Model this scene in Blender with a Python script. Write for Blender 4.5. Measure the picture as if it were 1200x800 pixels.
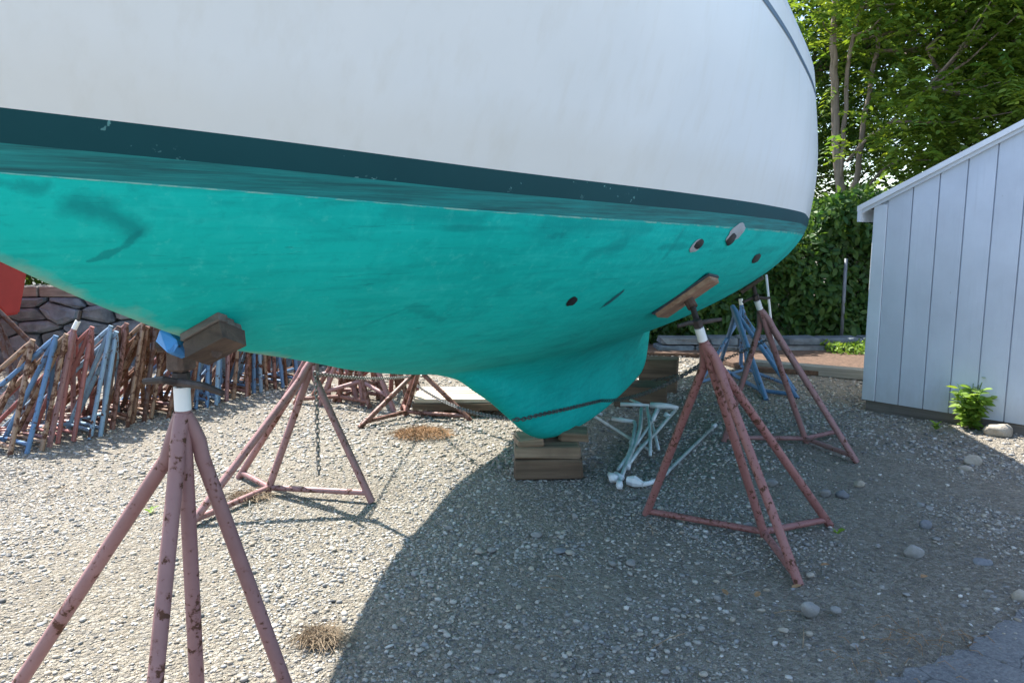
import bpy, bmesh, math, random
import numpy as np
from mathutils import Vector, Matrix, Quaternion
from mathutils.bvhtree import BVHTree
R = math.radians
random.seed(7); rng = np.random.default_rng(7)
S = bpy.context.scene
for o in list(bpy.data.objects): bpy.data.objects.remove(o)
C = S.collection

# ------------------------------------------------------------------ camera, light, exposure
FPX, PITCH, CAMH = 880.0, R(8.0), 1.4
cam = bpy.data.objects.new('camera', bpy.data.cameras.new('camera')); C.objects.link(cam)
cam.location = (0, 0, CAMH); cam.rotation_euler = (R(90) - PITCH, 0, 0)
cam.data.sensor_width = 36; cam.data.lens = 36 * FPX / 1200; cam.data.clip_start = 0.05; cam.data.clip_end = 500
S.camera = cam
SUN_EL, SUN_AZ = R(55.5), math.atan2(-0.65, 0.76)          # azimuth measured from +Y towards +X
W = bpy.data.worlds.new('World'); S.world = W; W.use_nodes = True
wn = W.node_tree; sky = wn.nodes.new('ShaderNodeTexSky'); sky.sky_type = 'NISHITA'; sky.sun_disc = False
sky.sun_elevation = SUN_EL; sky.sun_rotation = SUN_AZ; sky.air_density = 1.0; sky.dust_density = 1.0; sky.ozone_density = 1.0
wn.links.new(sky.outputs[0], wn.nodes['Background'].inputs[0]); wn.nodes['Background'].inputs[1].default_value = 0.15
sun = bpy.data.objects.new('sun', bpy.data.lights.new('sun', 'SUN')); C.objects.link(sun)
sun.data.energy = 5.0; sun.data.angle = R(0.6); sun.data.color = (1.0, 0.96, 0.89)
sdir = Vector((math.sin(SUN_AZ) * math.cos(SUN_EL), math.cos(SUN_AZ) * math.cos(SUN_EL), math.sin(SUN_EL)))
sun.rotation_euler = sdir.to_track_quat('Z', 'Y').to_euler(); sun.location = sdir * 30
S.view_settings.view_transform = 'Standard'; S.view_settings.look = 'None'; S.view_settings.gamma = 1
S.view_settings.exposure = 1.40

# ------------------------------------------------------------------ helpers
def ray(x, y):
    a = (x - 600) / FPX; b = (400 - y) / FPX
    return Vector((a, math.cos(PITCH) + b * math.sin(PITCH), -math.sin(PITCH) + b * math.cos(PITCH)))
def gnd(x, y, z=0.0):
    r = ray(x, y); k = (z - CAMH) / r.z; return Vector((r.x * k, r.y * k, z))
def atY(x, y, Y):
    r = ray(x, y); k = Y / r.y; return Vector((r.x * k, Y, CAMH + r.z * k))

def gz(x, y):
    """gentle relief of the yard"""
    return (0.010 * np.sin(1.3 * x + 0.7) * np.cos(0.9 * y) + 0.007 * np.sin(2.9 * x - 1.7 * y) + 0.004 * np.sin(5.3 * y + 3.1 * x))

class MB:
    def __init__(s): s.v = []; s.f = []
    def add(s, vs, fs):
        n = len(s.v); s.v += [tuple(v) for v in vs]; s.f += [tuple(i + n for i in f) for f in fs]; return s
    def tube(s, pts, rad, n=10, cap=True):
        pts = [Vector(p) for p in pts]; m = len(pts)
        rads = rad if isinstance(rad, (list, tuple)) else [rad] * m
        d0 = (pts[1] - pts[0]).normalized()
        ref = Vector((0, 0, 1)) if abs(d0.z) < .9 else Vector((1, 0, 0))
        nrm = d0.cross(ref).normalized(); prev = d0; vs = []; fs = []
        for i, p in enumerate(pts):
            if i == 0: d = d0
            elif i == m - 1: d = (pts[-1] - pts[-2]).normalized()
            else: d = ((pts[i + 1] - p).normalized() + (p - pts[i - 1]).normalized()).normalized()
            nrm = prev.rotation_difference(d) @ nrm; prev = d
            b = d.cross(nrm).normalized(); nn = b.cross(d).normalized()
            for k in range(n):
                a = 2 * math.pi * k / n; vs.append(p + (nn * math.cos(a) + b * math.sin(a)) * rads[i])
        for i in range(m - 1):
            for k in range(n):
                a = i * n + k; b_ = i * n + (k + 1) % n; fs.append((a, b_, b_ + n, a + n))
        if cap:
            fs.append(tuple(range(n - 1, -1, -1))); fs.append(tuple(range((m - 1) * n, m * n)))
        return s.add(vs, fs)
    def box(s, c, size, mat=None, jit=0.0, bev=0.0):
        """box, optionally with chamfered vertical and horizontal edges"""
        sx, sy, sz = [k / 2 for k in size]; c = Vector(c)
        bm = bmesh.new(); bmesh.ops.create_cube(bm, size=1)
        for v in bm.verts: v.co = Vector((v.co.x * 2 * sx, v.co.y * 2 * sy, v.co.z * 2 * sz))
        if bev: bmesh.ops.bevel(bm, geom=list(bm.edges), offset=bev, segments=1, affect='EDGES', profile=.5)
        if jit:
            for v in bm.verts: v.co += Vector((random.uniform(-jit, jit), random.uniform(-jit, jit), random.uniform(-jit, jit)))
        M = mat or Matrix.Identity(3)
        vs = [M @ v.co + c for v in bm.verts]; bm.verts.index_update()
        fs = [tuple(v.index for v in f.verts) for f in bm.faces]; bm.free()
        return s.add(vs, fs)
    def prism(s, poly, z0, z1):
        n = len(poly); vs = [(x, y, z0) for x, y in poly] + [(x, y, z1) for x, y in poly]
        fs = [tuple(range(n - 1, -1, -1)), tuple(range(n, 2 * n))] + [(i, (i + 1) % n, n + (i + 1) % n, n + i) for i in range(n)]
        return s.add(vs, fs)
    def build(s, name, mat, parent=None, smooth=False, org=None):
        me = bpy.data.meshes.new(name); o = Vector(org) if org is not None else Vector((0, 0, 0))
        me.from_pydata([tuple(Vector(v) - o) for v in s.v], [], s.f); me.update()
        return link(name, me, mat, parent, smooth)
def link(name, me, mat, parent=None, smooth=False):
    if mat is not None: me.materials.append(mat)
    if smooth: me.polygons.foreach_set('use_smooth', [True] * len(me.polygons))
    o = bpy.data.objects.new(name, me); C.objects.link(o); o.parent = parent
    return o
def smooth_angle(o, deg=40):
    me = o.data; me.polygons.foreach_set('use_smooth', [True] * len(me.polygons))
    bm = bmesh.new(); bm.from_mesh(me)
    for e in bm.edges:
        if len(e.link_faces) == 2 and e.calc_face_angle(0) > R(deg): e.smooth = False
    bm.to_mesh(me); bm.free()
def np_mesh(name, V, F, mat, col=None, parent=None, smooth=False):
    """V (n,3) F (m,k) arrays; col = per-vertex colours"""
    me = bpy.data.meshes.new(name); V = np.asarray(V, np.float32); F = np.asarray(F, np.int32); m, k = F.shape
    me.vertices.add(len(V)); me.vertices.foreach_set('co', V.ravel())
    me.loops.add(m * k); me.loops.foreach_set('vertex_index', F.ravel())
    me.polygons.add(m); me.polygons.foreach_set('loop_start', np.arange(0, m * k, k, dtype=np.int32))
    try: me.polygons.foreach_set('loop_total', np.full(m, k, np.int32))
    except Exception: pass
    me.update(calc_edges=True)
    if col is not None:
        a = me.color_attributes.new('tint', 'FLOAT_COLOR', 'POINT')
        c4 = np.ones((len(V), 4), np.float32); c4[:, :3] = col; a.data.foreach_set('color', c4.ravel())
    me.validate()
    return link(name, me, mat, parent, smooth)
def empty(name, loc=(0, 0, 0), rz=0):
    o = bpy.data.objects.new(name, None); C.objects.link(o); o.location = loc; o.rotation_euler = (0, 0, rz); o.empty_display_size = .1
    return o
def tag(o, label=None, cat=None, group=None, kind=None):
    if label: o['label'] = label
    if cat: o['category'] = cat
    if group: o['group'] = group
    if kind: o['kind'] = kind
    return o

# ------------------------------------------------------------------ materials
class NT:
    def __init__(s, name):
        s.m = bpy.data.materials.new(name); s.m.use_nodes = True; s.t = s.m.node_tree
        s.b = s.t.nodes['Principled BSDF']; s.out = s.t.nodes['Material Output']; s._obj = None
    def n(s, typ, **kw):
        x = s.t.nodes.new('ShaderNode' + typ)
        for k, v in kw.items():
            if k in x.inputs: x.inputs[k].default_value = v
            else: setattr(x, k, v)
        return x
    def l(s, a, b): s.t.links.new(a, b)
    def obj(s, scale=(1, 1, 1), rand=False):
        if s._obj is None: s._obj = s.n('TexCoord')
        mp = s.n('Mapping'); mp.inputs['Scale'].default_value = scale; s.l(s._obj.outputs['Object'], mp.inputs[0])
        if rand:
            oi = s.n('ObjectInfo'); mu = s.n('Math', operation='MULTIPLY'); mu.inputs[1].default_value = 37.0
            s.l(oi.outputs['Random'], mu.inputs[0]); cx = s.n('CombineXYZ')
            for i in range(3): s.l(mu.outputs[0], cx.inputs[i])
            s.l(cx.outputs[0], mp.inputs['Location'])
        return mp.outputs[0]
    def noise(s, vec, scale, detail=5, rough=.6, dist=0):
        x = s.n('TexNoise'); x.inputs['Scale'].default_value = scale; x.inputs['Detail'].default_value = detail
        x.inputs['Roughness'].default_value = rough; x.inputs['Distortion'].default_value = dist
        s.l(vec, x.inputs['Vector']); return x.outputs['Fac']
    def ramp(s, fac, stops):
        x = s.n('ValToRGB'); e = x.color_ramp.elements
        while len(e) < len(stops): e.new(.5)
        for q, (p, c) in zip(e, stops):
            q.position = p; q.color = (c, c, c, 1) if not isinstance(c, (tuple, list)) else (*c[:3], 1)
        s.l(fac, x.inputs[0]); return x.outputs[0]
    def mix(s, fac, a, b, mode='MIX'):
        x = s.n('MixRGB', blend_type=mode)
        for i, k in enumerate((fac, a, b)):
            if hasattr(k, 'is_linked'): s.l(k, x.inputs[i])
            else: x.inputs[i].default_value = k if i == 0 else (*k[:3], 1)
        return x.outputs[0]
    def math(s, op, a, b=None, c=None):
        x = s.n('Math', operation=op)
        for i, k in enumerate((a, b, c)):
            if k is None: continue
            if hasattr(k, 'is_linked'): s.l(k, x.inputs[i])
            else: x.inputs[i].default_value = k
        return x.outputs[0]
    def sep(s, vec):
        x = s.n('SeparateXYZ'); s.l(vec, x.inputs[0]); return x.outputs
    def bump(s, h, strength=.3, dist=.01, prev=None):
        x = s.n('Bump'); x.inputs['Strength'].default_value = strength; x.inputs['Distance'].default_value = dist
        s.l(h, x.inputs['Height'])
        if prev is not None: s.l(prev, x.inputs['Normal'])
        s.l(x.outputs[0], s.b.inputs['Normal']); return x.outputs[0]
    def fin(s, col=None, rough=.6, metal=0, spec=None):
        for key, v in (('Base Color', col), ('Roughness', rough), ('Metallic', metal), ('Specular IOR Level', spec)):
            if v is None: continue
            if hasattr(v, 'is_linked'): s.l(v, s.b.inputs[key])
            else: s.b.inputs[key].default_value = (*v[:3], 1) if key == 'Base Color' else v
        return s.m

def m_plain(name, col, rough=.6, metal=0, var=.25, scale=6, bump=.15, rand=True):
    t = NT(name); v = t.obj(rand=rand); n = t.noise(v, scale, 6)
    c = t.mix(t.ramp(n, [(.3, 0), (.7, 1)]), [k * (1 - var) for k in col], [min(1, k * (1 + var)) for k in col])
    if bump: t.bump(t.noise(v, scale * 7, 4), bump, .004)
    return t.fin(c, rough, metal)

def m_rusty(name, paint, rust=(.055, .026, .017), thr=.56, scale=22, fade=.35):
    """old chipped paint over rusty pipe"""
    t = NT(name); v = t.obj(rand=True)
    big = t.noise(v, 4.5, 4); f = t.noise(v, scale, 5, .62, .3)
    h = t.math('ADD', t.math('ADD', t.math('MULTIPLY', f, .56), t.math('MULTIPLY', big, .26)), t.math('MULTIPLY', t.noise(v, scale * 3.3, 4), .18))
    mask = t.ramp(h, [(thr, 0), (thr + .018, 1)])
    edge = t.ramp(h, [(thr - .035, 0), (thr, 1)])
    p2 = t.mix(t.noise(v, 9, 4), paint, [min(1, k * (1 + fade) + .03) for k in paint])
    p2 = t.mix(t.math('MULTIPLY', t.ramp(t.noise(v, 3.1, 5, .7), [(.48, 0), (.72, 1)]), .4), p2, [paint[0] * .62, paint[1] * .55, paint[2] * .5]); p3 = t.mix(t.math('MULTIPLY', edge, .55), p2, [paint[0] * .8, paint[1] * .55, paint[2] * .45])
    rc = t.mix(t.noise(v, 60, 3), rust, [rust[0] * 2.4, rust[1] * 2.0, rust[2] * 1.6])
    c = t.mix(mask, p3, rc)
    hb = t.math('SUBTRACT', t.math('MULTIPLY', t.noise(v, 90, 3), .3), mask)
    t.bump(hb, .45, .003)
    rgh = t.ramp(mask, [(0, .5), (1, .9)])
    return t.fin(c, rgh)

def m_wood(name, a, b, axis=0, rough=.85, grain=18, bump=.5):
    t = NT(name); sc = [grain] * 3; sc[axis] = grain * .06
    v = t.obj(sc, rand=True); n = t.noise(v, 1.6, 6, .65, .6); n2 = t.noise(t.obj(rand=True), 3, 4)
    c = t.mix(t.ramp(n, [(.32, 0), (.68, 1)]), a, b); c = t.mix(t.math('MULTIPLY', t.ramp(n2, [(.5, 0), (.75, 1)]), .5), c, [k * .45 for k in a])
    t.bump(n, bump, .006)
    return t.fin(c, rough)

M = {}
# white gelcoat
t = NT('white_gelcoat'); v = t.obj(); n1 = t.noise(v, 1.1, 5); st = t.noise(t.obj((7, 7, .5)), 2.2, 5)
c = t.mix(t.ramp(n1, [(.35, 0), (.7, 1)]), (.76, .785, .785), (.83, .845, .84)); c = t.mix(t.math('MULTIPLY', t.ramp(st, [(.50, 0), (.74, 1)]), .36), c, (.68, .67, .62))
x_, y_, z_ = t.sep(v)
low = t.ramp(t.math('ADD', z_, t.math('MULTIPLY', t.noise(t.obj((9, 9, 1)), 2, 4), .09)), [(.0, 0), (1, 1)])
wl = t.math('SUBTRACT', t.math('ADD', z_, t.math('MULTIPLY', x_, .012)), 1.56)
stain = t.math('MULTIPLY', t.ramp(t.math('ADD', wl, t.math('MULTIPLY', t.noise(t.obj((5, 5, .6)), 2.5, 5), -.12)), [(0, 1), (.10, 0)]), .20)
c = t.mix(stain, c, (.62, .56, .44))
t.bump(t.noise(v, 2.2, 2), .05, .02); M['gel'] = t.fin(c, t.ramp(n1, [(.3, .30), (.8, .48)]), spec=.4)
# boot stripe
t = NT('dark_boot_stripe'); v = t.obj(); n1 = t.noise(v, 3, 6); sp = t.noise(v, 55, 2)
c = t.mix(n1, (.003, .046, .056), (.006, .068, .078)); pat = t.ramp(t.noise(v, 3.2, 3), [(.56, 0), (.66, 1)])
c = t.mix(t.math('MULTIPLY', t.ramp(sp, [(.66, 0), (.70, 1)]), pat), c, (.22, .5, .48)); M['boot'] = t.fin(c, .55, spec=.2)
# old band below the stripe
t = NT('faded_waterline_paint'); v = t.obj(); s1 = t.noise(t.obj((1.2, 1.2, 45)), 2.0, 6, .7); s2 = t.noise(t.obj((3, 3, 110)), 3, 4)
c = t.mix(t.ramp(s1, [(.36, 0), (.62, 1)]), (.004, .10, .108), (.006, .25, .245)); c = t.mix(t.math('MULTIPLY', t.ramp(s2, [(.55, 0), (.7, 1)]), .4), c, (.03, .30, .28))
M['band'] = t.fin(c, .6)
# green bottom paint
t = NT('teal_bottom_paint'); v = t.obj(); n1 = t.noise(v, 1.3, 6, .6, .4); n2 = t.noise(t.obj((2.2, 2.2, 7)), 1.7, 6, .65, .8); n3 = t.noise(t.obj((14, 14, 3)), 2, 4)
c = t.mix(t.ramp(n1, [(.32, 0), (.68, 1)]), (.002, .46, .405), (.006, .57, .505))
c = t.mix(t.math('MULTIPLY', t.ramp(n2, [(.50, 0), (.74, 1)]), .42), c, (.002, .24, .24))
c = t.mix(t.math('MULTIPLY', t.ramp(n3, [(.52, 0), (.70, 1)]), .30), c, (.03, .62, .55))
rot = t.n('Mapping'); rot.inputs['Rotation'].default_value = (0, R(-38), 0); rot.inputs['Scale'].default_value = (2.2, 2.2, 26); t.l(t._obj.outputs['Object'], rot.inputs[0])
rl = t.noise(rot.outputs[0], 1.7, 5, .6, .5); c = t.mix(t.math('MULTIPLY', t.ramp(rl, [(.50, 0), (.68, 1)]), .26), c, (.002, .27, .26)); c = t.mix(t.math('MULTIPLY', t.ramp(rl, [(.30, 1), (.44, 0)]), .20), c, (.05, .66, .60))
fx = t.noise(v, 24, 6, .75); c = t.mix(t.math('MULTIPLY', t.ramp(fx, [(.56, 0), (.66, 1)]), .20), c, (.002, .26, .25)); c = t.mix(t.math('MULTIPLY', t.ramp(fx, [(.34, 1), (.42, 0)]), .22), c, (.10, .66, .58))
x_, y_, z_ = t.sep(v)
def blob(t, x_, z_, cx, cz, rx, rz, vec, w=.35):
    d = t.math('ADD', t.math('POWER', t.math('DIVIDE', t.math('SUBTRACT', x_, cx), rx), 2), t.math('POWER', t.math('DIVIDE', t.math('SUBTRACT', z_, cz), rz), 2))
    return t.ramp(t.math('ADD', d, t.math('MULTIPLY', t.noise(vec, 5, 4), w * 2)), [(.75, 1), (1.15, 0)])
for cx, cz, rx, rz in ((-1.9, 1.40, .10, .02),):
    c = t.mix(t.math('MULTIPLY', blob(t, x_, z_, cx, cz, rx * 1.6, rz * 1.6, v, 1.1), .55), c, (.002, .19, .20))
for cx, cz, rx, rz in ((-1.15, 1.36, .35, .03), (-.1, 1.33, .45, .045), (-2.2, 1.42, .3, .02)):
    c = t.mix(t.math('MULTIPLY', blob(t, x_, z_, cx, cz, rx, rz, v, .7), .4), c, (.002, .19, .19))
scr = t.noise(t.obj((3, 3, 55)), 2.2, 3, .5, 1.6); c = t.mix(t.math('MULTIPLY', t.ramp(scr, [(.66, 0), (.70, 1)]), .35), c, (.004, .16, .16))
# worn forefoot: bare tan showing along the stem
stem = t.math('ABSOLUTE', y_); fw = t.ramp(t.math('ADD', t.math('MULTIPLY', stem, 9), t.math('MULTIPLY', t.noise(v, 7, 5), 1.2)), [(.50, 1), (.85, 0)])
fw = t.math('MULTIPLY', fw, t.ramp(x_, [(0, 1), (1, 0)]) if False else t.math('LESS_THAN', x_, -2.25))
c = t.mix(t.math('MULTIPLY', fw, .55), c, (.40, .42, .29))
t.bump(n2, .15, .01, t.bump(t.noise(v, 60, 5, .7), .25, .004)); M['bottom'] = t.fin(c, .78, spec=.2)
t = NT('pale_paint_edge'); v = t.obj(); M['edge'] = t.fin(t.mix(t.ramp(t.noise(t.obj((6, 6, 20)), 2.5, 5, .7), [(.46, 0), (.60, 1)]), (.004, .40, .37), (.20, .46, .38)), .75)
t = NT('navy_cove_stripe'); v = t.obj(); M['cove'] = t.fin(t.mix(t.noise(v, 6, 3), (.05, .10, .17), (.09, .15, .22)), .4)
M['pink'] = m_rusty('chipped_dusty_red_paint', (.235, .118, .114), thr=.565, scale=32)
M['pinkheavy'] = m_rusty('heavily_chipped_red_paint', (.235, .094, .086), thr=.55, scale=48)
M['redbrown'] = m_rusty('weathered_red_brown_paint', (.19, .085, .065), thr=.52)
M['rust'] = m_rusty('bare_rusty_pipe', (.17, .083, .045), rust=(.07, .032, .018), thr=.50)
M['tan'] = m_rusty('worn_tan_pipe', (.235, .145, .09), thr=.52)
M['dkrust'] = m_rusty('dark_rust_pipe', (.085, .045, .035), thr=.50)
M['bluep'] = m_rusty('chipped_blue_paint', (.075, .16, .29), thr=.56)
M['ltblue'] = m_rusty('faded_light_blue_paint', (.17, .26, .35), thr=.56)
M['dkblue'] = m_rusty('steel_blue_paint', (.06, .14, .25), thr=.60)
M['redp'] = m_rusty('faded_red_paint', (.25, .085, .072), thr=.57)
M['whitep'] = m_rusty('white_painted_sleeve', (.72, .72, .69), rust=(.10, .07, .05), thr=.62, scale=40, fade=.1)
M['steel'] = m_plain('dark_greasy_steel', (.055, .040, .034), .7, .2, .5, 20, .4)
M['brownsteel'] = m_plain('brown_rusty_steel', (.10, .065, .048), .85, 0, .5, 25, .5)
M['padwood'] = m_wood('dark_wet_timber', (.045, .030, .024), (.13, .085, .06))
M['padgrey'] = m_wood('grey_pad_timber', (.07, .055, .045), (.19, .16, .135))
M['ply'] = m_wood('peeling_plywood', (.22, .11, .065), (.42, .26, .17), grain=26)
M['bluewood'] = m_rusty('blue_painted_wood', (.05, .22, .50), rust=(.03, .05, .08), thr=.60, scale=18)
M['block'] = m_wood('weathered_block_timber', (.15, .098, .06), (.33, .235, .155), grain=14)
M['blockdark'] = m_wood('dark_block_timber', (.075, .048, .03), (.19, .125, .08), grain=14)
M['pale'] = m_wood('pale_sawn_lumber', (.42, .33, .24), (.62, .53, .42), grain=14)
M['greywood'] = m_wood('grey_weathered_timber', (.165, .16, .135), (.32, .315, .275), grain=16)
M['chain'] = m_plain('galvanised_chain', (.20, .20, .19), .5, .7, .4, 30, .2)
M['darkchain'] = m_plain('dark_chain', (.15, .15, .15), .6, .6, .4, 30, .2)
M['alu'] = m_plain('dull_aluminium_tube', (.50, .56, .56), .42, .35, .25, 12, .1)
M['wrap'] = m_plain('white_plastic_wrap', (.72, .74, .76), .5, 0, .12, 14, .4)
M['wpole'] = m_plain('white_pole', (.66, .68, .70), .5, 0, .12, 8, .1)
# shed paint
def m_shed(name, base, axis=2):
    t = NT(name); v = t.obj(rand=True); g = t.noise(t.obj((26, 26, 1.3), rand=True), 1.6, 6, .65, .5); b = t.noise(v, 1.7, 5)
    c = t.mix(t.ramp(b, [(.35, 0), (.7, 1)]), [k * .90 for k in base], [k * 1.08 for k in base])
    c = t.mix(t.math('MULTIPLY', t.ramp(g, [(.55, 0), (.75, 1)]), .35), c, [k * .78 for k in base])
    sc = t.noise(t.obj((12, 12, 4), rand=True), 2.3, 5); c = t.mix(t.math('MULTIPLY', t.ramp(sc, [(.72, 0), (.76, 1)]), .5), c, (.30, .29, .28))
    z9 = t.sep(t.obj())[2]; sp9 = t.ramp(t.math('ADD', z9, t.math('MULTIPLY', t.noise(t.obj((5, 5, 2), rand=True), 2.5, 5), .45)), [(.30, 1), (.55, 0)]); c = t.mix(t.math('MULTIPLY', sp9, .4), c, (.34, .32, .29)); t.bump(g, .35, .005); return t.fin(c, .78)
M['shed'] = m_shed('pale_blue_grey_siding', (.60, .645, .71)); M['trim'] = m_shed('pale_trim_paint', (.66, .70, .75))
M['roofedge'] = m_plain('white_roof_edge', (.72, .74, .76), .5, 0, .08, 5, .1)
M['shingle'] = m_plain('dark_roof_shingle', (.05, .05, .055), .9, 0, .4, 20, .5)
M['skirt'] = m_wood('dark_shed_skirt', (.10, .085, .07), (.22, .19, .165), grain=14)
M['redhull'] = m_plain('matte_red_hull', (.42, .045, .035), .55, 0, .15, 3, .1)
# ground
t = NT('gravelly_dirt'); v = t.obj(); big = t.noise(v, .55, 5); mid = t.noise(v, 5, 6, .7); vo = t.n('TexVoronoi'); vo.inputs['Scale'].default_value = 62; t.l(v, vo.inputs['Vector'])
vo2 = t.n('TexVoronoi'); vo2.inputs['Scale'].default_value = 160; t.l(v, vo2.inputs['Vector'])
c = t.mix(t.ramp(big, [(.36, 0), (.66, 1)]), (.25, .218, .17), (.33, .29, .23)); c = t.mix(t.ramp(mid, [(.35, 0), (.65, .6)]), c, (.21, .18, .14))
hs = t.n('SeparateColor'); t.l(vo.outputs['Color'], hs.inputs[0]); c = t.mix(t.math('MULTIPLY', t.ramp(hs.outputs[0], [(.35, 0), (.9, 1)]), .55), c, (.43, .395, .335))
c = t.mix(t.math('MULTIPLY', t.ramp(hs.outputs[1], [(.6, 0), (.95, 1)]), .5), c, (.13, .125, .12))
hh = t.math('ADD', t.math('MULTIPLY', vo.outputs['Distance'], -1.0), t.math('MULTIPLY', vo2.outputs['Distance'], -.5)); t.bump(hh, 1.0, .02, t.bump(mid, .4, .02))
M['ground'] = t.fin(c, .95, spec=.2)
t = NT('gravel_stone'); at = t.n('VertexColor'); at.layer_name = 'tint'; v = t.obj(); n = t.noise(v, 70, 4)
c = t.mix(t.ramp(n, [(.3, 0), (.7, 1)]), at.outputs[0], at.outputs[0]); c = t.mix(t.math('MULTIPLY', n, .5), at.outputs[0], (.30, .28, .25)); t.bump(n, .3, .003); M['stone'] = t.fin(c, .85, spec=.3)
t = NT('old_asphalt'); v = t.obj(); n = t.noise(v, 3, 6); vo = t.n('TexVoronoi'); vo.inputs['Scale'].default_value = 110; t.l(v, vo.inputs['Vector'])
hs = t.n('SeparateColor'); t.l(vo.outputs['Color'], hs.inputs[0]); c = t.mix(t.ramp(n, [(.3, 0), (.7, 1)]), (.085, .085, .09), (.19, .187, .183)); c = t.mix(t.math('MULTIPLY', hs.outputs[0], .45), c, (.30, .295, .285))
ck = t.n('TexVoronoi'); ck.feature = 'DISTANCE_TO_EDGE'; ck.inputs['Scale'].default_value = 3.3; dv = t.n('MixRGB'); dv.inputs[0].default_value = .12; nz = t.n('TexNoise'); nz.inputs['Scale'].default_value = 4; t.l(v, nz.inputs[0]); t.l(v, dv.inputs[1]); t.l(nz.outputs['Color'], dv.inputs[2]); t.l(dv.outputs[0], ck.inputs['Vector'])
cr = t.ramp(ck.outputs['Distance'], [(.001, 1), (.008, 0)]); c = t.mix(t.math('MULTIPLY', cr, .45), c, (.04, .038, .035))
t.bump(t.math('SUBTRACT', t.math('MULTIPLY', vo.outputs['Distance'], -.5), cr), .7, .012); M['asphalt'] = t.fin(c, .9)
def m_rock(name, a, b, sc=9):
    t = NT(name); v = t.obj(rand=True); n = t.noise(v, sc, 8, .65); c = t.mix(t.ramp(n, [(.3, 0), (.7, 1)]), a, b); t.bump(n, .8, .03); return t.fin(c, .88)
M['rock'] = m_rock('grey_rock', (.16, .155, .15), (.36, .345, .32)); M['rocktan'] = m_rock('tan_rock', (.26, .22, .17), (.46, .41, .34))
M['rockdark'] = m_rock('slate_rock', (.11, .115, .125), (.25, .255, .265)); M['wallstone'] = m_rock('grey_wall_stone', (.062, .080, .096), (.20, .235, .26), 6); M['wallstone2'] = m_rock('warm_wall_stone', (.08, .09, .095), (.24, .255, .26), 6)
M['joint'] = m_plain('dark_wall_joint', (.075, .075, .072), .95)
M['mulch'] = m_plain('brown_mulch', (.11, .066, .044), .95, 0, .5, 30, .9)
M['bark'] = m_wood('grey_brown_bark', (.13, .10, .075), (.30, .24, .19), axis=2, grain=14, bump=.8)
def m_leaf(name, a, b, trans=.45):
    t = NT(name); at = t.n('VertexColor'); at.layer_name = 'tint'; sp = t.n('SeparateColor'); t.l(at.outputs[0], sp.inputs[0])
    c = t.mix(sp.outputs[0], a, b); t.fin(c, .5, spec=.35)
    tr = t.n('BsdfTranslucent'); tc = t.mix(sp.outputs[0], (a[0] * 1.6, a[1] * 1.5, a[2] * .6), (b[0] * 1.5, b[1] * 1.3, b[2] * .5)); t.l(tc, tr.inputs[0])
    mx = t.n('MixShader'); mx.inputs[0].default_value = trans; t.l(t.b.outputs[0], mx.inputs[1]); t.l(tr.outputs[0], mx.inputs[2]); t.l(mx.outputs[0], t.out.inputs[0]); return t.m
M['leaf'] = m_leaf('tree_leaf', (.08, .165, .032), (.23, .32, .05)); M['leafdark'] = m_leaf('hedge_leaf', (.036, .105, .030), (.125, .215, .045), .45)
M['leafback'] = m_leaf('far_tree_leaf', (.07, .155, .055), (.17, .26, .07), .5)
M['weed'] = m_leaf('weed_leaf', (.14, .26, .035), (.26, .38, .06), .4)
M['needle'] = m_plain('dry_orange_needles', (.30, .17, .08), .9, 0, .4, 40, 0)
M['straw'] = m_plain('dry_straw', (.26, .19, .12), .9, 0, .4, 40, 0)
M['wire'] = m_plain('grey_fence_wire', (.10, .105, .11), .6, .5, .2, 10, 0)
M['postgrey'] = m_plain('galvanised_post', (.15, .165, .18), .6, .3, .2, 10, .1)
M['deck'] = m_plain('off_white_deck', (.66, .65, .60), .6, 0, .06, 4, .1)
M['hole'] = m_plain('black_fitting', (.012, .014, .016), .5, 0, .4, 30, .2)
M['scrape'] = m_plain('bare_grey_scrape', (.36, .39, .41), .6, 0, .25, 14, .2)
M['scuff'] = m_plain('dark_teal_scuff', (.006, .13, .14), .6, 0, .3, 20, 0)
M['fittinggrey'] = m_plain('dark_grey_fitting', (.03, .045, .055), .55, 0, .4, 20, .2)

# ------------------------------------------------------------------ ground and road
def axis(lo, hi, f0, f1, fine, coarse):
    a = list(np.arange(f0, f1 + 1e-6, fine)); s = fine; x = f1
    while x < hi: s = min(s * 1.35, coarse); x += s; a.append(x)
    s = fine; x = f0
    while x > lo: s = min(s * 1.35, coarse); x -= s; a.insert(0, x)
    return np.array(a)
ax = axis(-90, 90, -5.5, 6.5, .07, 8); ay = axis(-40, 160, .5, 9.5, .07, 8)
gx, gy = np.meshgrid(ax, ay); V = np.stack([gx.ravel(), gy.ravel(), gz(gx, gy).ravel()], 1)
n = len(ax); ii = (np.arange(len(ay) - 1)[:, None] * n + np.arange(n - 1)[None, :]).ravel()
ground = np_mesh('ground', V, np.stack([ii, ii + 1, ii + n + 1, ii + n], 1), M['ground'], smooth=True); tag(ground, kind='structure')
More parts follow.
